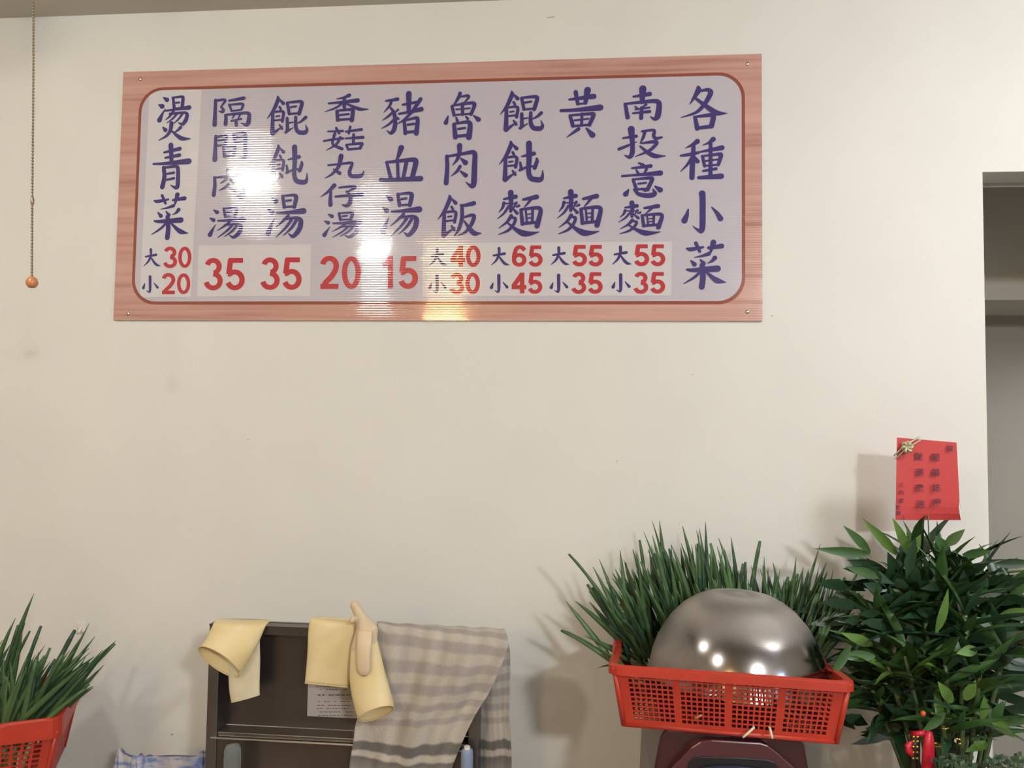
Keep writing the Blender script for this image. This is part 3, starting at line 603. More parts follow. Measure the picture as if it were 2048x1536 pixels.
topl = [(226, 1532), (231, 1512), (236, 1497), (243, 1508), (256, 1514), (262, 1516), (268, 1508), (274, 1514), (284, 1511), (292, 1514), (315, 1513), (340, 1512), (360, 1513), (380, 1514), (394, 1513), (398, 1506), (408, 1498), (412, 1504), (413, 1516), (406, 1532)]
bg = thing('plastic_bag', tuple(Vector((P(320, 1540, ybg).x, ybg, CT))), 'blue and white crumpled plastic bag beside the steel machine', 'bag')
fr, bk = MB(), MB(); vs = []; rows_ = 9; rb = random.Random(5)
n_ = len(topl)
for j in range(rows_):
    for i, (u, v) in enumerate(topl):
        t = j/(rows_-1); p = P(u, v, ybg)
        bulge = -.045*math.sin(PI*min(1, i/(n_-1)))*min(1, t*2.2)
        vs.append(Vector((p.x, ybg+bulge+rb.uniform(-.005, .005), p.z+(CT+.002-p.z)*t)))
fr.add(vs, [(j*n_+i, j*n_+i+1, (j+1)*n_+i+1, (j+1)*n_+i) for j in range(rows_-1) for i in range(n_-1)])
fr.build('front_side', M['bag'], bg, solid=.0008)
vs = []
for j in range(rows_):
    for i, (u, v) in enumerate(topl):
        t = j/(rows_-1); p = P(u, v, ybg); k = math.sin(PI*i/(n_-1))
        vs.append(Vector((p.x, ybg+.006+.09*k*min(1, .35+t*2), p.z-.012*k+(CT+.002-p.z+.012*k)*t+rb.uniform(-.001, .001)*(j < rows_-1))))
bk.add(vs, [(j*n_+i, j*n_+i+1, (j+1)*n_+i+1, (j+1)*n_+i) for j in range(rows_-1) for i in range(n_-1)])
bk.build('back_side', M['bag'], bg, solid=.0008)
# ------------------------------------------------------------------ plastic baskets
M['redp'] = mat('red_orange_plastic', (.42, .032, .014), .38, spec=.5, noise=.08, nscale=12)
def lattice(mb, p00, p10, p01, p11, cols, rows, panels, mu, mv, bar=.45):
    """grid of thin walls with square holes; p00 top-left, p10 top-right, p01 bottom-left, p11 bottom-right"""
    us = [0.]; gap = .035; wp = (1-2*mu-gap*(panels-1))/panels; kind = []
    for p in range(panels):
        s0 = mu+p*(wp+gap); cell = wp/(cols+(cols-1)*bar)
        for c in range(cols):
            a = s0+c*cell*(1+bar); us += [a, a+cell]
    us.append(1.)
    cell = (1-2*mv)/(rows+(rows-1)*bar); vs_ = [0.]
    for r in range(rows): a = mv+r*cell*(1+bar); vs_ += [a, a+cell]
    vs_.append(1.)
    V = [(p00.lerp(p10, u)).lerp(p01.lerp(p11, u), v) for v in vs_ for u in us]; n = len(us)
    mb.add(V, [(j*n+i, j*n+i+1, (j+1)*n+i+1, (j+1)*n+i) for j in range(len(vs_)-1) for i in range(n-1) if not (i % 2 == 1 and j % 2 == 1)])
def basket(root, c, wx, wy, h, taper, yaw=0, tilt=0, back=0, cr=.02, wav=0., panels=4, cols=8, rows=10, lip=.012, handle=0.):
    Mx = Matrix.Translation(c) @ Euler((back, tilt, yaw)).to_matrix().to_4x4()
    T = lambda x, y, z: Mx @ Vector((x, y, z))
    a, b = wx/2, wy/2; a2, b2 = a-taper, b-taper
    top = [(-a, -b), (a, -b), (a, b), (-a, b)]; bot = [(-a2, -b2), (a2, -b2), (a2, b2), (-a2, b2)]
    for k in range(4):
        k2 = (k+1) % 4; mb = MB(); side = k in (1, 3)
        lattice(mb, T(*top[k], h), T(*top[k2], h), T(*bot[k], 0), T(*bot[k2], 0), cols, rows, 3 if side else panels, .055, .12)
        mb.build('side_wall', M['redp'], root, solid=.0025)
    mb = MB(); lattice(mb, T(*bot[0], 0), T(*bot[1], 0), T(*bot[3], 0), T(*bot[2], 0), cols, 8, panels, .05, .05, .9)
    mb.build('bottom', M['redp'], root, solid=.0025)
    # corner posts and bottom edge, rolled rim
    mb = MB()
    for k in range(4):
        mb.tube([T(*top[k], h), T(*bot[k], 0)], .006, 8)
        k2 = (k+1) % 4; mb.tube([T(*bot[k], .002), T(*bot[k2], .002)], .005, 8)
    mb.build('corner_rib', M['redp'], root, smooth=True)
    o = lip; pts = []
    def corner(cx, cy, a0):
        for q_ in range(5):
            t = math.radians(a0+90*q_/4); pts.append((cx+cr*math.cos(t), cy+cr*math.sin(t)))
    corner(a+o-cr, b+o-cr, 0); corner(-a-o+cr, b+o-cr, 90); corner(-a-o+cr, -b-o+cr, 180); corner(a+o-cr, -b-o+cr, 270)
    dens = []
    for i in range(len(pts)):
        p_, q_ = pts[i], pts[(i+1) % len(pts)]; L_ = math.hypot(q_[0]-p_[0], q_[1]-p_[1]); n = max(1, int(L_/.02))
        for k in range(n): dens.append((p_[0]+(q_[0]-p_[0])*k/n, p_[1]+(q_[1]-p_[1])*k/n))
    rings = []
    for x, y in dens+[dens[0]]:
        up = 0.
        if handle and abs(abs(x)-(a+o)) < .01: up = handle*(.5+.5*math.cos(min(1, abs(y)/(b*.55))*PI))
        if wav:
            e_ = abs(x)/(a*.62) if abs(abs(y)-(b+o)) < .01 else abs(y)/(b*.62)
            up = wav*(1 if e_ > 1 else (3*e_**2-2*e_**3)**2)
        l = math.hypot(x, y); ix, iy = x*(1-.018/l*1.2), y*(1-.018/l*1.2)
        sec = [(x, y, h-.016+up*0), (x, y, h+.001+up), (x-(x-ix)*.3, y-(y-iy)*.3, h+.005+up), (ix, iy, h+.003+up), (ix, iy, h-.001+up*0), (x-(x-ix)*.25, y-(y-iy)*.25, h-.002+up*0), (x-(x-ix)*.2, y-(y-iy)*.2, h-.016+up*0)]
        rings.append([T(*s_) for s_ in sec])
    MB().loft(rings, cap=False).build('rim', M['redp'], root, smooth=False, bevel=.001)
    return T
fl_, fr_ = P(1214, 1336, -.545), P(1716, 1374, -.58)
bl_, br_ = P(1247, 1455, -.525), P(1682, 1485, -.56)
tilt = math.atan2(fl_.z-fr_.z, fr_.x-fl_.x)*.8
cx = (fl_.x+fr_.x)/2; bz = (bl_.z+br_.z)/2; hh = (fl_.z+fr_.z)/2-bz
Bk = thing('plastic_basket', (cx, -.34, bz), 'red perforated plastic basket holding the steel bowl, on the maroon appliance', 'basket', 'red plastic baskets')
WX = (fr_.x-fl_.x)/math.cos(.07)-.024; BACK = .10
TB = basket(Bk, Vector((cx+.014, -.365, bz-BACK*.19)), WX, .38, hh, .022, -.07, tilt, back=-BACK, cr=.03, handle=-.02)
bzc = bz
# left basket: seen at the corner of the frame
pl = P(116, 1464, -.40); YL = math.radians(26)
LC = Vector((pl.x-.23*math.cos(YL)-.17*math.sin(YL), pl.y-.23*math.sin(YL)+.17*math.cos(YL), pl.z-.15))
Bl = thing('plastic_basket', tuple(LC), 'red plastic basket of scallions cut off by the left edge', 'basket', 'red plastic baskets')
TL = basket(Bl, LC, .46, .34, .15, .03, YL, -.02, panels=3, cols=6, rows=10, cr=.03, wav=.028)

# upturned steel pot that carries the left basket (below the frame)
sp = thing('steel_pot', (LC.x, LC.y, CT), 'upturned steel pot under the left scallion basket', 'pot')
zz = LC.z-.008
MB().lathe([(.16, CT), (.165, CT+.004), (.15, CT+.012), (.148, zz-.01), (.14, zz), (.001, zz)], (LC.x, LC.y, 0), 40).build('body', M['steel'], sp, smooth=False, bevel=.002)
for s_ in (-1, 1):
    MB().tube(curve([(LC.x+s_*.148, LC.y-.04, CT+.08), (LC.x+s_*.185, LC.y-.03, CT+.08), (LC.x+s_*.185, LC.y+.03, CT+.08), (LC.x+s_*.148, LC.y+.04, CT+.08)], 4), .004, 7).build('handle', M['steel'], sp, smooth=True)

# ------------------------------------------------------------------ steel bowl upside down
def bowl_mat():
    m = mat('dusty_steel', (.55, .52, .49), .12, metal=1.)
    nt = m.node_tree; b = nt.nodes['Principled BSDF']
    tc = nt.nodes.new('ShaderNodeTexCoord'); sx = nt.nodes.new('ShaderNodeSeparateXYZ'); nt.links.new(tc.outputs['Object'], sx.inputs[0])
    n = nt.nodes.new('ShaderNodeTexNoise'); n.inputs['Scale'].default_value = 7; n.inputs['Detail'].default_value = 6; n.inputs['Distortion'].default_value = .6; nt.links.new(tc.outputs['Object'], n.inputs[0])
    # film of scale that covers the crown and thins out down the side
    h = nt.nodes.new('ShaderNodeMapRange'); h.inputs[1].default_value = .095; h.inputs[2].default_value = .135; h.interpolation_type = 'SMOOTHSTEP'; nt.links.new(sx.outputs['Z'], h.inputs[0])
    lx = nt.nodes.new('ShaderNodeMapRange'); lx.inputs[1].default_value = -.115; lx.inputs[2].default_value = -.15; nt.links.new(sx.outputs['X'], lx.inputs[0])
    mxx = nt.nodes.new('ShaderNodeMath'); mxx.operation = 'MAXIMUM'; nt.links.new(h.outputs[0], mxx.inputs[0]); nt.links.new(lx.outputs[0], mxx.inputs[1])
    nn = nt.nodes.new('ShaderNodeMapRange'); nn.inputs[1].default_value = .3; nn.inputs[2].default_value = .7; nn.inputs[3].default_value = .45; nn.inputs[4].default_value = 1.0; nt.links.new(n.outputs['Fac'], nn.inputs[0])
    f = nt.nodes.new('ShaderNodeMath'); f.operation = 'MULTIPLY'; f.use_clamp = True; nt.links.new(mxx.outputs[0], f.inputs[0]); nt.links.new(nn.outputs[0], f.inputs[1])
    r = nt.nodes.new('ShaderNodeMapRange'); r.inputs[3].default_value = .18; r.inputs[4].default_value = .60; nt.links.new(f.outputs[0], r.inputs[0]); nt.links.new(r.outputs[0], b.inputs['Roughness'])
    me_ = nt.nodes.new('ShaderNodeMapRange'); me_.inputs[3].default_value = 1; me_.inputs[4].default_value = .25; nt.links.new(f.outputs[0], me_.inputs[0]); nt.links.new(me_.outputs[0], b.inputs['Metallic'])
    cr = nt.nodes.new('ShaderNodeValToRGB'); cr.color_ramp.elements[0].color = (.30, .28, .265, 1); cr.color_ramp.elements[1].color = (.31, .28, .245, 1); cr.color_ramp.elements[0].position = .0; cr.color_ramp.elements[1].position = 1
    nt.links.new(f.outputs[0], cr.inputs[0])
    # worn ring round the foot
    ln = nt.nodes.new('ShaderNodeVectorMath'); ln.operation = 'LENGTH'; cb = nt.nodes.new('ShaderNodeCombineXYZ'); nt.links.new(sx.outputs['X'], cb.inputs[0]); nt.links.new(sx.outputs['Y'], cb.inputs[1]); nt.links.new(cb.outputs[0], ln.inputs[0])
    a1 = nt.nodes.new('ShaderNodeMath'); a1.operation = 'MULTIPLY_ADD'; a1.inputs[1].default_value = .05; nt.links.new(n.outputs['Fac'], a1.inputs[0]); nt.links.new(ln.outputs['Value'], a1.inputs[2])
    rg = nt.nodes.new('ShaderNodeMath'); rg.operation = 'MULTIPLY'; rg.inputs[1].default_value = 95; nt.links.new(a1.outputs[0], rg.inputs[0])
    sn = nt.nodes.new('ShaderNodeMath'); sn.operation = 'SINE'; nt.links.new(rg.outputs[0], sn.inputs[0])
    sm = nt.nodes.new('ShaderNodeMapRange'); sm.inputs[1].default_value = -1; sm.inputs[2].default_value = 1; sm.inputs[3].default_value = .78; sm.inputs[4].default_value = 1.12; nt.links.new(sn.outputs[0], sm.inputs[0])
    v = nt.nodes.new('ShaderNodeVectorMath'); v.operation = 'SCALE'; nt.links.new(cr.outputs[0], v.inputs[0]); nt.links.new(sm.outputs[0], v.inputs['Scale']); nt.links.new(v.outputs[0], b.inputs['Base Color'])
    return m
M['bowl'] = bowl_mat()
bc = P(1473, 1350, -.350); RB = .2
bw = MB()
prof = [(0.001, .190), (.03, .1895), (.055, .1885), (.075, .184), (.10, .172), (.125, .154), (.15, .127), (.168, .100), (.182, .070), (.192, .038), (.1975, .005), (.201, .0), (.201, -.004), (.195, -.003), (.188, .036), (.165, .098), (.12, .152), (.07, .180), (.001, .186)]
bw.lathe(prof, (0, 0, 0), 72)
bo = bw.build('steel_bowl', M['bowl'], smooth=True)
bo.location = bc; bo.rotation_euler = (math.radians(0), math.radians(2.5), 0); bo.scale = (.98, .94, .96)
tag(bo, 'large dull stainless steel bowl turned upside down in the red basket', 'bowl')

# ------------------------------------------------------------------ maroon appliance
M['maroon'] = mat('maroon_plastic', (.045, .009, .011), .32, coat=.3)
M['maroon_l'] = mat('maroon_gloss_plastic', (.07, .016, .021), .22, coat=.5)
M['navy'] = mat('navy_gloss', (.03, .04, .075), .12, coat=.6)
M['black'] = mat('recess_dark_plate', (.008, .008, .010), .4)
ya = -.52
def pa(u, v, y=ya): return P(u, v, y)
zt_ = bz-.004
ap = thing('maroon_appliance', (pa(1466, 1500).x, -.38, CT), 'glossy maroon plastic appliance with an arched front under the red basket', 'appliance')
xa, xb = pa(1321, 1485).x, pa(1612, 1485).x; xa2, xb2 = pa(1305, 1570).x, pa(1626, 1570).x; zl = pa(1466, 1570).z
def frustum(y0, y1):
    rings = []
    for z, x0_, x1_, sl in ((CT, xa2-.02, xb2+.02, 0), (zl, xa2, xb2, 0), (zt_-.02, xa, xb, .035), (zt_, xa+.012, xb-.012, .035)):
        rings.append([Vector((x0_, y0, z)), Vector((x1_, y0, z)), Vector((x1_, y1, z-sl)), Vector((x0_, y1, z-sl))])
    return MB().loft(rings)
frustum(ya+.006, -.2).build('housing', M['maroon'], ap, bevel=.006, smooth=False)
def plate(name, outline, y0, y1, m, parent, bevel=.002, inset=0.):
    cxx = sum(p_[0] for p_ in outline)/len(outline); czz = sum(p_[1] for p_ in outline)/len(outline)
    f_ = lambda p_, k: (cxx+(p_[0]-cxx)*k, czz+(p_[1]-czz)*k)
    n = len(outline)
    r0 = [Vector((*[f_(p_, 1-inset)[0]], y0, f_(p_, 1-inset)[1])) for p_ in outline]; r1 = [Vector((p_[0], y1, p_[1])) for p_ in outline]
    return MB().loft([r0, r1]).build(name, m, parent, bevel=bevel)
arch = [(1318, 1620), (1324, 1560), (1340, 1530), (1358, 1510), (1378, 1488), (1396, 1476), (1420, 1473), (1520, 1479), (1535, 1484), (1556, 1500), (1574, 1517), (1592, 1532), (1606, 1560), (1612, 1620)]
plate('arch_panel', [(pa(u, v).x, pa(u, v).z) for u, v in arch], ya-.014, ya+.012, M['maroon_l'], ap, .003, .03)
rec = [(1369, 1620), (1371, 1545), (1375, 1520), (1384, 1510), (1400, 1507), (1470, 1509), (1530, 1513), (1546, 1518), (1556, 1530), (1560, 1550), (1562, 1620)]
plate('recess_plate', [(pa(u, v).x, pa(u, v).z) for u, v in rec], ya-.0165, ya-.010, M['black'], ap, .001, .0)  # raised black plate; the dark of a hollow is put into its colour
dome = [(1384, 1620), (1385, 1560), (1392, 1535), (1405, 1526), (1430, 1523), (1470, 1523), (1515, 1528), (1536, 1535), (1550, 1552), (1552, 1620)]
plate('lid', [(pa(u, v).x, pa(u, v).z) for u, v in dome], ya-.034, ya-.016, M['navy'], ap, .004, .06)
# a second, grey thing's shadow-side: none

# ------------------------------------------------------------------ scallions
M['leaf'] = mat('scallion_green', (.054, .112, .042), .42, noise=.35, nscale=7, spec=.45)
M['leaf2'] = mat('scallion_green_light', (.066, .135, .045), .42, noise=.3, nscale=7, spec=.45)
M['leaf3'] = mat('scallion_green_dark', (.026, .066, .034), .42, noise=.3, nscale=7, spec=.45)
M['stalk'] = mat('scallion_stalk', (.42, .48, .26), .4, noise=.15)
GM = [M['leaf'], M['leaf'], M['leaf2'], M['leaf3']]
def blade(parent, base, ctrl, tip, r, m, name='leaf', blunt=False):
    pts = []
    for k in range(8):
        t = k/7; pts.append(base*(1-t)**2+ctrl*2*t*(1-t)+tip*t*t)
    rad = [r*.75, r*.95, r, r, r*.92, r*.72, r*.45, r*.08]
    if blunt: rad[-1] = r*.5; rad[-2] = r*.75
    return MB().tube(pts, rad, 5, .45, side=(1, 0.2, 0)).build(name, m, parent, smooth=True)
LSC = 'green scallion standing in the red basket behind the upturned steel bowl'
LSL = 'green scallion standing in the red basket at the left edge'
def scallion(base, top, tips, group, label, r=.0058):
    s0 = MB().tube([base, base.lerp(top, .5)+Vector((0, 0, .004)), top], [.0055, .0055, .006], 7)
    root = s0.build('scallion', M['stalk'] if R.random() < .5 else M['leaf2'], smooth=True)
    tag(root, label, 'scallion', group)
    for tp in tips:
        L_ = (tp-top).length; up = Vector((0, 0, 1))
        ctrl = top.lerp(tp, .5)+up*L_*R.uniform(.02, .11)+Vector((R.uniform(-.01, .01), R.uniform(-.015, .005), 0))
        blade(root, top-Vector((0, 0, .01)), ctrl, tp, r*R.uniform(.8, 1.4), R.choice(GM), blunt=R.random() < .2)
    return root
def env(u):
    E_ = [(1130, 1200), (1180, 1150), (1240, 1112), (1290, 1070), (1315, 1045), (1350, 1078), (1400, 1050), (1440, 1085), (1480, 1100), (1520, 1105), (1560, 1120), (1600, 1122), (1640, 1108), (1670, 1125), (1700, 1140), (1740, 1175)]
    for (a, b), (c_, d) in zip(E_, E_[1:]):
        if a <= u <= c_: return b+(d-b)*(u-a)/(c_-a)
    return 1200
def right_scallion(tc, tips=None, y=None, n=None, low=0, label=LSC):
    y = y if y is not None else R.uniform(-.20, -.10)
    bu = 1470+(tc-1440)*.72; yb_ = max(-.205, min(-.145, y))
    if bu < 1300 or bu > 1640: yb_ = R.uniform(-.30, -.16)
    base = P(bu, 1400, yb_); base.z = bzc+.014-BACK*(yb_+.56)
    lim = WX/2-.035
    base.x = max(cx-lim, min(cx+lim, base.x))
    base.z += -(base.x-cx)*math.tan(tilt)
    if tips is None:
        tips = []
        for _ in range(n or R.choice((3, 4, 4, 5))):
            u = tc+R.uniform(-42, 42); v = env(max(1130, min(1740, u)))+abs(R.gauss(0, 30))+low+R.uniform(0, 15)
            tips.append(P(u, v, y+R.uniform(-.05, .04)))
    else: tips = [P(u, v, y+R.uniform(-.03, .03)) for u, v in tips]
    mean = sum(tips, Vector())/len(tips)
    top = base.lerp(mean, .36); top.z = max(top.z, base.z+.07)
    scallion(base, top, tips, 'scallions in the basket with the bowl', label)
for i in range(64): right_scallion(1215+(1705-1215)*i/63+R.uniform(-6, 6), low=R.choice((0, 0, 10, 30, 60)))
for i in range(20): right_scallion(1235+(1690-1235)*i/19, low=R.uniform(60, 110), y=R.uniform(-.26, -.17))
OUTL = ['scallion whose two long leaf tips reach furthest up and left above the red basket', 'scallion with leaves leaning left, just under the topmost left tips, red basket', 'scallion with the leaf tip furthest left of all, pointing almost level', 'scallion drooping left just above the left end of the red basket rim', 'scallion with one leaf bent down outside the left corner of the red basket', 'scallion with the tallest pair of upright tips left of the bowl top', 'scallion with upright tips straight above the left slope of the bowl', 'scallion behind the top of the bowl with one leaf leaning right', 'scallion with a tall thin upright tip right of the bowl, nearest the bamboo leaves', 'scallion with short tips at the right, third clump edge beside the bamboo', 'scallion at the far right end of the basket against the bamboo leaves', 'scallion with fanned tips on the upper left shoulder of the clump']
for tc, tips, y in ((1215, [(1137, 1108), (1186, 1134), (1198, 1118)], -.2), (1205, [(1184, 1175), (1150, 1202), (1240, 1100)], -.22), (1190, [(1122, 1261), (1131, 1202)], -.25), (1200, [(1170, 1272), (1215, 1150)], -.27),
                    (1205, [(1192, 1337), (1185, 1290)], -.47), (1310, [(1304, 1041), (1319, 1042), (1287, 1063)], -.15), (1400, [(1365, 1052), (1411, 1044), (1393, 1060)], -.15), (1480, [(1520, 1082), (1437, 1076), (1462, 1074)], -.15),
                    (1640, [(1641, 1086), (1592, 1114), (1546, 1125)], -.17), (1700, [(1667, 1138), (1690, 1155), (1724, 1130)], -.17), (1725, [(1728, 1190), (1738, 1215), (1712, 1160)], -.2), (1240, [(1265, 1098), (1279, 1080), (1256, 1140)], -.18), (1240, [(1236, 1180), (1215, 1212), (1250, 1205)], -.3), (1250, [(1226, 1150), (1244, 1170), (1262, 1190)], -.26), (1235, [(1200, 1160), (1232, 1222), (1210, 1190)], -.3), (1255, [(1245, 1240), (1262, 1225), (1270, 1180)], -.32)):
    right_scallion(tc, tips, y, label=OUTL.pop(0) if OUTL else LSC)
# roots that poke out through the basket holes
for u0, v0, u1, v1, lab in ((1508, 1455, 1486, 1475, 'left of two'), (1540, 1457, 1545, 1477, 'right of two')):
    a, b = P(u0, v0, -.548), P(u1, v1, -.562)
    o = MB().tube([a+Vector((0, .012, 0)), a, b], [.0022, .0026, .0022], 7).build('scallion_end', mat('pale_stalk_end', (.62, .60, .40), .5), smooth=True)
    tag(o, 'pale cut scallion end poking out of the basket front low down, '+lab, 'scallion', 'stalk ends poking out of the basket')
a = P(1391, 1437, -.546)
tag(MB().tube([a+Vector((0, .012, 0)), a, P(1403, 1430, -.556)], [.002, .0024, .002], 7).build('scallion_end', mat('red_brown_stalk_end', (.45, .22, .12), .5), smooth=True), 'short brownish stalk end lodged in the basket front left of centre', 'scallion')
# left basket's scallions
def inbasket(p, ax, ay):
    d = p-LC; c_, s_ = math.cos(YL), math.sin(YL); x, y = d.x*c_+d.y*s_, -d.x*s_+d.y*c_
    x = max(-ax, min(ax, x)); y = max(-ay, min(ay, y)); return Vector((LC.x+x*c_-y*s_, LC.y+x*s_+y*c_, p.z))
def left_scallion(tips, bu, y, label=LSL):
    base = P(bu, 1500, y); base.z = wloc(Bl).z+.02; base = inbasket(base, .175, .115)
    tp = [P(u, v, y+R.uniform(-.04, .05)) for u, v in tips]; mean = sum(tp, Vector())/len(tp)
    top = inbasket(base.lerp(mean, .38), .20, .145)
    scallion(base, top, tp, 'scallions in the left basket', label, .0062)
LT = [([(68, 1187), (60, 1262), (48, 1245)], -20), ([(31, 1236), (12, 1300), (20, 1290)], -60), ([(82, 1252), (76, 1270), (100, 1300)], 0), ([(150, 1260), (140, 1300), (160, 1310)], 20), ([(179, 1246), (165, 1270), (150, 1330)], 30),
      ([(190, 1273), (180, 1320), (186, 1322)], 30), ([(232, 1281), (229, 1287), (208, 1330)], 45), ([(198, 1312), (170, 1340), (187, 1375)], 40), ([(90, 1290), (70, 1310), (45, 1260)], -10), ([(110, 1318), (95, 1340), (120, 1330)], 10),
      ([(36, 1250), (30, 1290), (5, 1330)], -50), ([(5, 1280), (-20, 1260), (-30, 1300)], -90), ([(60, 1320), (120, 1350), (140, 1340)], 15), ([(25, 1330), (50, 1340), (80, 1345)], -20), ([(205, 1300), (150, 1350), (170, 1355)], 35), ([(-10, 1330), (10, 1350), (30, 1360)], -60)]
LT_L = {0: 'tallest scallion of the left basket, one leaf pointing straight up', 5: 'scallion of the left basket with crossed tips in front of the wall hook', 6: 'scallion of the left basket with the tips reaching furthest right'}
for i, (tips, bu) in enumerate(LT): left_scallion(tips, bu-15, R.uniform(-.36, -.25), LT_L.get(i, LSL))
for i in range(24): left_scallion([(R.uniform(-20, 190), R.uniform(1295, 1380)) for _ in range(3)], R.uniform(-70, 40), R.uniform(-.42, -.27))

# added glow tube, unseen on the right wall, gives the bowl blue glints
tl = thing('added_glow_tube', (X1, -3.0, 1.75), 'added bluish glow tube, unseen on the right wall, for blue glints in the bowl', 'lamp')
box('housing', M['house'], X1-.05, X1, -3.4, -2.6, 1.72, 1.80, tl, .004)
MB().tube([(X1-.07, -3.38, 1.76), (X1-.07, -2.62, 1.76)], .02, 12).build('tube', mat('blue_glow', (.5, .7, 1), .5, emis=((.45, .65, 1), 60)), tl, smooth=True)

# ------------------------------------------------------------------ lucky bamboo with its ribbons and gift card
def leafm(name, c_): return mat(name, c_, .38, noise=.25, nscale=15, spec=.5)
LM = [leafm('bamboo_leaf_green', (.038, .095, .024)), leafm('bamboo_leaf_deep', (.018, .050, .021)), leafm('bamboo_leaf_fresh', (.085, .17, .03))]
M['cane'] = mat('bamboo_cane', (.075, .12, .045), .35, noise=.2)
def leaf_mesh(L_, W_, droop, m):
    mb = MB(); n = 6; prof = [.25, .75, 1., .95, .72, .4, .03]; rows_ = []
    for i in range(n+1):
        t = i/n; wv_ = W_/2*prof[i]; z = L_*(.25*t-droop*t*t)
        rows_.append([Vector((t*L_, -wv_, z+wv_*.45)), Vector((t*L_, 0, z)), Vector((t*L_, wv_, z+wv_*.45))])
    mb.loft(rows_, cap=False, closed=False)
    me = bpy.data.meshes.new('leaf'); me.from_pydata([tuple(v) for v in mb.v], [], mb.f); me.materials.append(m)
    for p_ in me.polygons: p_.use_smooth = True
    return me
LMESH = [[leaf_mesh(L_, W_, dr, m) for L_, W_, dr in ((.155, .026, .12), (.135, .028, .3), (.12, .023, .02), (.17, .026, .42))] for m in LM]
ybm = -.22
pot = Vector((P(1890, 1500, ybm).x, ybm, CT))
BA = thing('lucky_bamboo', tuple(pot), 'bushy lucky bamboo plant with long pointed leaves at the right by the doorway', 'plant')
MB().lathe([(.001, CT+.001), (.075, CT+.001), (.085, CT+.09), (.08, CT+.10), (.07, CT+.09), (.001, CT+.085)], (pot.x, pot.y, 0), 28).build('pot', mat('white_glazed_pot', (.6, .6, .58), .2), BA, smooth=True)
def add_leaf(p, d, mi, size=1., roll=0.):
    o = bpy.data.objects.new('leaf', R.choice(LMESH[mi])); link(o, BA)
    x = d.normalized()
    if p.y+x.y*.17*size > -.02: x.y = -abs(x.y)
    z = Vector((0, 0, 1)); y_ = z.cross(x)
    if y_.length < .1: y_ = Vector((1, 0, 0))
    y_.normalize(); z = x.cross(y_)
    m_ = Matrix((x, y_, z)).transposed() @ Matrix.Rotation(roll, 3, 'X')
    o.rotation_euler = m_.to_euler(); o.location = p-pot; o.scale = (size,)*3
canes = [(1760, 1230, -.26), (1800, 1160, -.20), (1840, 1120, -.16), (1880, 1140, -.2), (1920, 1130, -.2), (1960, 1150, -.16), (2000, 1190, -.2), (1775, 1330, -.32), (1850, 1240, -.3), (1930, 1230, -.32), (2010, 1290, -.3), (1890, 1330, -.36),
         (1745, 1380, -.28), (1960, 1340, -.34), (1810, 1310, -.34), (2040, 1230, -.24), (1815, 1215, -.24), (1890, 1190, -.28), (1965, 1225, -.24), (1840, 1350, -.3), (1940, 1290, -.22), (1780, 1400, -.24), (1985, 1450, -.34), (1885, 1440, -.38), (1925, 1435, -.38)]
cen = P(1885, 1300, -.2)
nl = 0
for ci, (u, v, y) in enumerate(canes):
    t = P(u, v, y); b0 = Vector((pot.x+(t.x-pot.x)*.12, pot.y+(t.y-pot.y)*.3, CT+.06)); mid = Vector((pot.x+(t.x-pot.x)*.42, pot.y+(t.y-pot.y)*.6, (b0.z+t.z)/2))
    cpts = [Vector(a) for a in curve([b0, mid, t], 7)]
    cane = MB().tube(cpts, [.0055 if k % 3 else .0065 for k in range(len(cpts))], 7); cane.build('cane', M['cane'], BA, smooth=True)
    low = v > 1400
    for k in range(11 if not low else 9):
        s = k/13; p = cpts[-1].lerp(cpts[-4], s*.75)
        a = k*2.4+ci; out = Vector((math.cos(a), math.sin(a)*.8-.15, 0)); dirc = (t-cen); dirc.y *= .5
        e = R.uniform(.1, 1.1)-s*.55
        d = out*1.0+Vector((dirc.x*3.2, -.1, e+max(-.2, dirc.z*1.2)))
        add_leaf(p, d, R.choices((0, 1, 2), (6, 4, 1.2 if not low else 3))[0], R.uniform(.8, 1.2)*(.75 if low else 1), R.uniform(-.7, .7)); nl += 1
INN = MB(); ri = random.Random(11)
for k in range(340):
    u, v = ri.gauss(1880, 75), ri.uniform(1150, 1480)
    if v > 1400: u = 1880+(u-1880)*.75
    p = P(u, v, ri.uniform(-.30, -.15)); d = Vector((ri.uniform(-1, 1)+(u-1880)/110, ri.uniform(-.8, .2), ri.uniform(-.1, 1))).normalized(); L_ = ri.uniform(.08, .14)
    s_ = d.cross(Vector((ri.uniform(-.4, .4), -1, ri.uniform(-.6, .6)))).normalized()*.014; dn = Vector((0, 0, -.012))
    INN.add([p, p+d*L_*.35+s_, p+d*L_*.7+s_*.75+dn*.5, p+d*L_+dn, p+d*L_*.7-s_*.75+dn*.5, p+d*L_*.35-s_], [(0, 1, 5), (1, 2, 4, 5), (2, 3, 4)])
tag(INN.build('inner_leaves', LM[1], BA), kind='stuff')
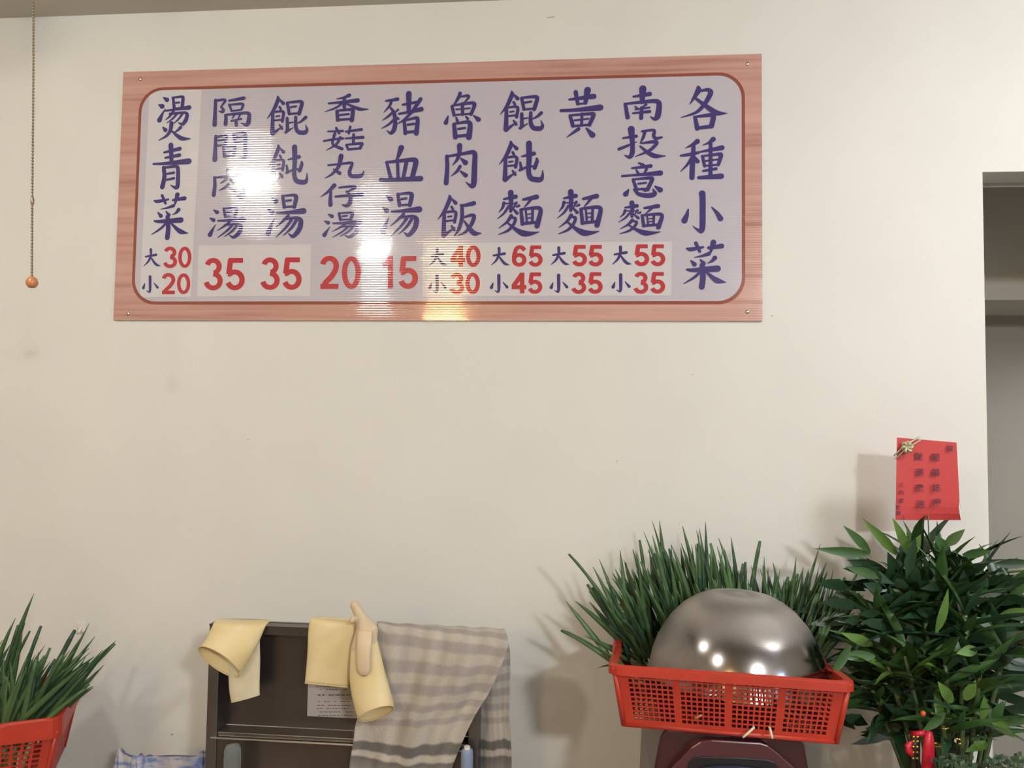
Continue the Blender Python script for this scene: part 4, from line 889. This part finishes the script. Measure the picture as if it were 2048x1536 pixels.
# single outlying leaves: (base px, tip px, depth, kind)
def aim_leaf(u0, v0, u1, v1, y, mi, y2=None):
    a, b = P(u0, v0, y), P(u1, v1, y if y2 is None else y2)
    me = LMESH[mi][2]; o = bpy.data.objects.new('leaf', me); link(o, BA)
    x = (b-a).normalized(); yv = Vector((0, -1, 0)); z = (yv-x*x.dot(yv)).normalized(); y_ = z.cross(x)
    m_ = Matrix((x, y_, z)).transposed() @ Matrix.Rotation(R.uniform(-.3, .3), 3, 'X')
    k = (b-a).length/.11; o.rotation_euler = m_.to_euler(); o.location = a-pot; o.scale = (k, 1., k)
for q_ in ((1740, 1105, 1683, 1057, -.25, 0), (1795, 1110, 1724, 1039, -.25, 2), (1815, 1105, 1779, 1041, -.22, 2), (1740, 1108, 1630, 1094, -.3, 0), (1758, 1155, 1690, 1135, -.3, 0), (1762, 1133, 1695, 1117, -.25, 1), (1765, 1180, 1726, 1166, -.3, 1),
           (1890, 1092, 1924, 1062, -.25, 0), (1893, 1100, 1868, 1072, -.25, 0), (1820, 1112, 1838, 1072, -.25, 2), (1925, 1110, 1972, 1098, -.25, 0), (1980, 1184, 2046, 1149, -.28, 1), (1990, 1128, 2060, 1124, -.26, 1), (2010, 1200, 2052, 1155, -.3, 0),
           (1745, 1290, 1682, 1268, -.36, 2), (1750, 1312, 1672, 1312, -.38, 0), (1700, 1290, 1652, 1345, -.4, 0), (2000, 1230, 2050, 1215, -.3, 2), (1965, 1362, 2033, 1362, -.3, 1), (1905, 1405, 1872, 1363, -.4, 2), (1930, 1400, 1948, 1362, -.4, 2),
           (1965, 1440, 1960, 1392, -.38, 2), (1985, 1440, 2000, 1402, -.36, 0), (1990, 1440, 2060, 1433, -.36, 0), (1985, 1438, 2022, 1467, -.38, 2), (1890, 1425, 1840, 1455, -.42, 0), (2010, 1312, 2060, 1330, -.3, 1), (1955, 1298, 1913, 1306, -.4, 2),
           (1720, 1240, 1690, 1238, -.3, 1), (1760, 1225, 1716, 1222, -.3, 1), (1886, 1130, 1870, 1076, -.2, 0), (1872, 1265, 1880, 1180, -.42, 2)): aim_leaf(*q_)
# golden ties and bells on the canes, red ribbon
M['gold'] = mat('gold_foil', (.85, .55, .12), .22, metal=1); M['ribbon'] = mat('red_ribbon', (.50, .012, .03), .35)
def strip(pts, w_, m, name, parent=BA, nrm=None):
    L_ = []
    for i, p in enumerate(pts):
        d = (pts[min(i+1, len(pts)-1)]-pts[max(0, i-1)]).normalized(); s = d.cross(Vector((0, -1, .15))).normalized()
        ww = w_[i] if isinstance(w_, list) else w_; L_.append([p-s*ww/2, p+Vector((0, -.003, 0)), p+s*ww/2])
    return MB().loft(L_, cap=False, closed=False).build(name, m, parent, smooth=True, solid=.0008)
yr = -.44
strip([P(1859, 1462, yr), P(1858, 1478, yr-.006), P(1857, 1500, yr-.008), P(1855, 1540, yr-.006), P(1852, 1600, yr)], [.010, .020, .024, .026, .02], M['ribbon'], 'ribbon_tail')
strip([P(1825, 1482, yr+.004), P(1816, 1492, yr), P(1818, 1502, yr-.002), P(1824, 1512, yr)], [.006, .014, .016, .008], M['ribbon'], 'ribbon_loop')
strip([P(1820, 1468, yr+.01), P(1836, 1468, yr), P(1850, 1466, yr)], .012, M['ribbon'], 'ribbon_knot')
mb = MB()
for j, v in enumerate((1473, 1482, 1493, 1504, 1516)):
    for u in (1827, 1835):
        p = P(u+(.6*j*-.5), v, yr+.002); mb.sphere(p, .0038, 7, 5, (1, 1, .7))
mb.build('gold_beads', M['gold'], BA, smooth=True)
strip([P(1831, 1462, yr+.012), P(1830, 1500, yr+.010), P(1828, 1600, yr+.01)], .020, mat('dark_satin', (.03, .02, .012), .4), 'dark_band')
a = P(1879, 1490, yr+.03); MB().box(a.x-.0105, a.x+.0105, a.y-.002, a.y+.002, a.z-.004, a.z+.005).build('gold_tie', M['gold'], BA, bevel=.001)
for u, v in ((1913, 1477), (1918, 1478), (1919, 1487)):
    MB().sphere(P(u, v, yr+.03), .004, 8, 5, (1.1, 1, .6)).build('gold_bell', M['gold'], BA, smooth=True)
MB().tube([P(1878, 1455, yr+.03), P(1890, 1458, yr+.02), P(1901, 1454, yr+.03)], .0022, 7).build('gold_tie', M['gold'], BA, smooth=True)
MB().sphere(P(1846, 1427, yr+.02), .006, 10, 6).build('berry', mat('orange_bead', (.7, .12, .03), .25, coat=.5), BA, smooth=True)
# small bushy fern at the foot
ff = P(1960, 1560, -.5)
fe = thing('small_fern', (ff.x, -.47, CT), 'small feathery green plant at the bottom right corner', 'plant')
mb = MB(); st_ = MB()
for k in range(34):
    u = R.uniform(1872, 2050); v = 1510+abs(u-1985)*.06+R.uniform(0, 26); tp = P(u, v, R.uniform(-.53, -.42)); b0 = Vector((ff.x+(tp.x-ff.x)*.3, -.47, CT+.05))
    c_ = [Vector(a) for a in curve([b0, b0.lerp(tp, .5)+Vector((0, 0, .03)), tp], 6)]; st_.tube(c_, .0012, 4)
    for j in range(3, len(c_)):
        for s in (-1, 1, -1, 1):
            d = Vector((s*R.uniform(.5, 1), R.uniform(-.6, .6), R.uniform(.1, .8))).normalized(); L_ = R.uniform(.010, .018); n_v = d.cross(Vector((0, -1, .3))).normalized()*L_*.32
            p = c_[j]; mb.add([p, p+d*L_*.5+n_v, p+d*L_, p+d*L_*.5-n_v], [(0, 1, 2, 3)])
fo = mb.build('foliage', leafm('fern_green', (.028, .058, .022)), fe); tag(fo, kind='stuff')
st_.build('stems', M['cane'], fe)
MB().lathe([(.001, CT+.001), (.045, CT+.001), (.05, CT+.06), (.045, CT+.06), (.001, CT+.05)], (ff.x, -.47, 0), 20).build('pot', mat('brown_pot', (.2, .09, .05), .5), fe, smooth=True)

# ------------------------------------------------------------------ red congratulation card on a pick in the plant
ycd = -.17
M['card'] = mat('red_card', (.52, .05, .048), .55, noise=.04, nscale=8); M['cardink'] = mat('card_ink', (.10, .015, .03), .6)
k4 = [P(1794, 875, ycd-.004), P(1913, 885, ycd), P(1921, 1041, ycd+.012), P(1791, 1040, ycd)]
cd = thing('greeting_card', tuple((k4[0]+k4[2])/2), 'red greeting card with black Chinese writing and a gold bow', 'card')
rows = []
for j in range(13):
    t = j/12; a, b = k4[0].lerp(k4[3], t), k4[1].lerp(k4[2], t)
    if t > .8: b = b+Vector((.006*((t-.8)/.2)**2, .012*((t-.8)/.2)**2, 0))-Vector((.007*(1-((t-.8)/.2)), 0, 0))*(1)*(.5)
    rows.append((a, b))
sheet('card', rows, M['card'], cd, 14, 1, None, .0008, False, False)
MB().tube([P(1856, 1030, ycd+.006), P(1858, 1080, ycd), P(1860, 1200, ycd-.03)], .0016, 6).build('card_pick', M['cane'], cd)
def cardpt(a, b):  # a across 0..1, b down 0..1
    return (k4[0].lerp(k4[3], b)).lerp(k4[1].lerp(k4[2], b), a)
def text(ch, u, v, size, m, parent, name='character', sq=1.):
    cu = bpy.data.curves.new('t', 'FONT'); cu.body = ch; cu.size = size; cu.align_x = 'CENTER'; cu.align_y = 'CENTER'; cu.offset = size*.012
    o = bpy.data.objects.new('t', cu); COL.objects.link(o)
    dg = bpy.context.evaluated_depsgraph_get(); me = bpy.data.meshes.new_from_object(o.evaluated_get(dg))
    bpy.data.objects.remove(o); me.materials.clear(); me.materials.append(m)
    o = bpy.data.objects.new(name, me); link(o, parent)
    p = P(u, v, ycd-.006); xs = [q_.co.x for q_ in me.vertices]; ys = [q_.co.y for q_ in me.vertices]
    if xs:
        mx_, my_ = (min(xs)+max(xs))/2, (min(ys)+max(ys))/2
        for q_ in me.vertices: q_.co = Vector(((q_.co.x-mx_)*sq, 0, q_.co.y-my_))
    o.location = p-wloc(parent); return o
for s, pts in (('開幕誌慶', ((1871, 915), (1872, 945), (1873, 975), (1874, 1005))), ('財源廣進', ((1838, 913), (1839, 945), (1839, 976), (1842, 1008)))):
    for c_, (u, v) in zip(s, pts): text(c_, u, v, .0205, M['cardink'], cd)
for c_, u, v, z_ in (('三', 1803, 970, .012), ('和', 1803, 985, .012), ('堂', 1803, 1001, .012), ('敬', 1796, 1015, .012), ('賀', 1797, 1026, .011), ('上', 1807, 1035, .011)): text(c_, u, v, z_, M['cardink'], cd)
text('賀', 1900, 897, .016, M['cardink'], cd)
yb2 = ycd-.010
M['bow'] = mat('pale_gold_ribbon', (.62, .58, .40), .3, metal=.35)
for d in (-3, 3):
    strip([P(1789+d*.5, 915+d, yb2+.004), P(1812+d*.5, 893+d, yb2), P(1840+d*.5, 877+d, yb2+.004)], .0035, M['bow'], 'bow_ribbon', cd)
for a in range(0, 360, 60):
    c_ = P(1813, 894, yb2-.004); r_ = .013; t = math.radians(a+15)
    loop = [c_, c_+Vector((r_*.7*math.cos(t-.35), -.008, r_*.7*math.sin(t-.35))), c_+Vector((r_*math.cos(t), -.004, r_*math.sin(t))), c_+Vector((r_*.7*math.cos(t+.35), -.001, r_*.7*math.sin(t+.35))), c_]
    strip([Vector(q_) for q_ in curve(loop, 3)], .006, M['bow'], 'bow_loop', cd)
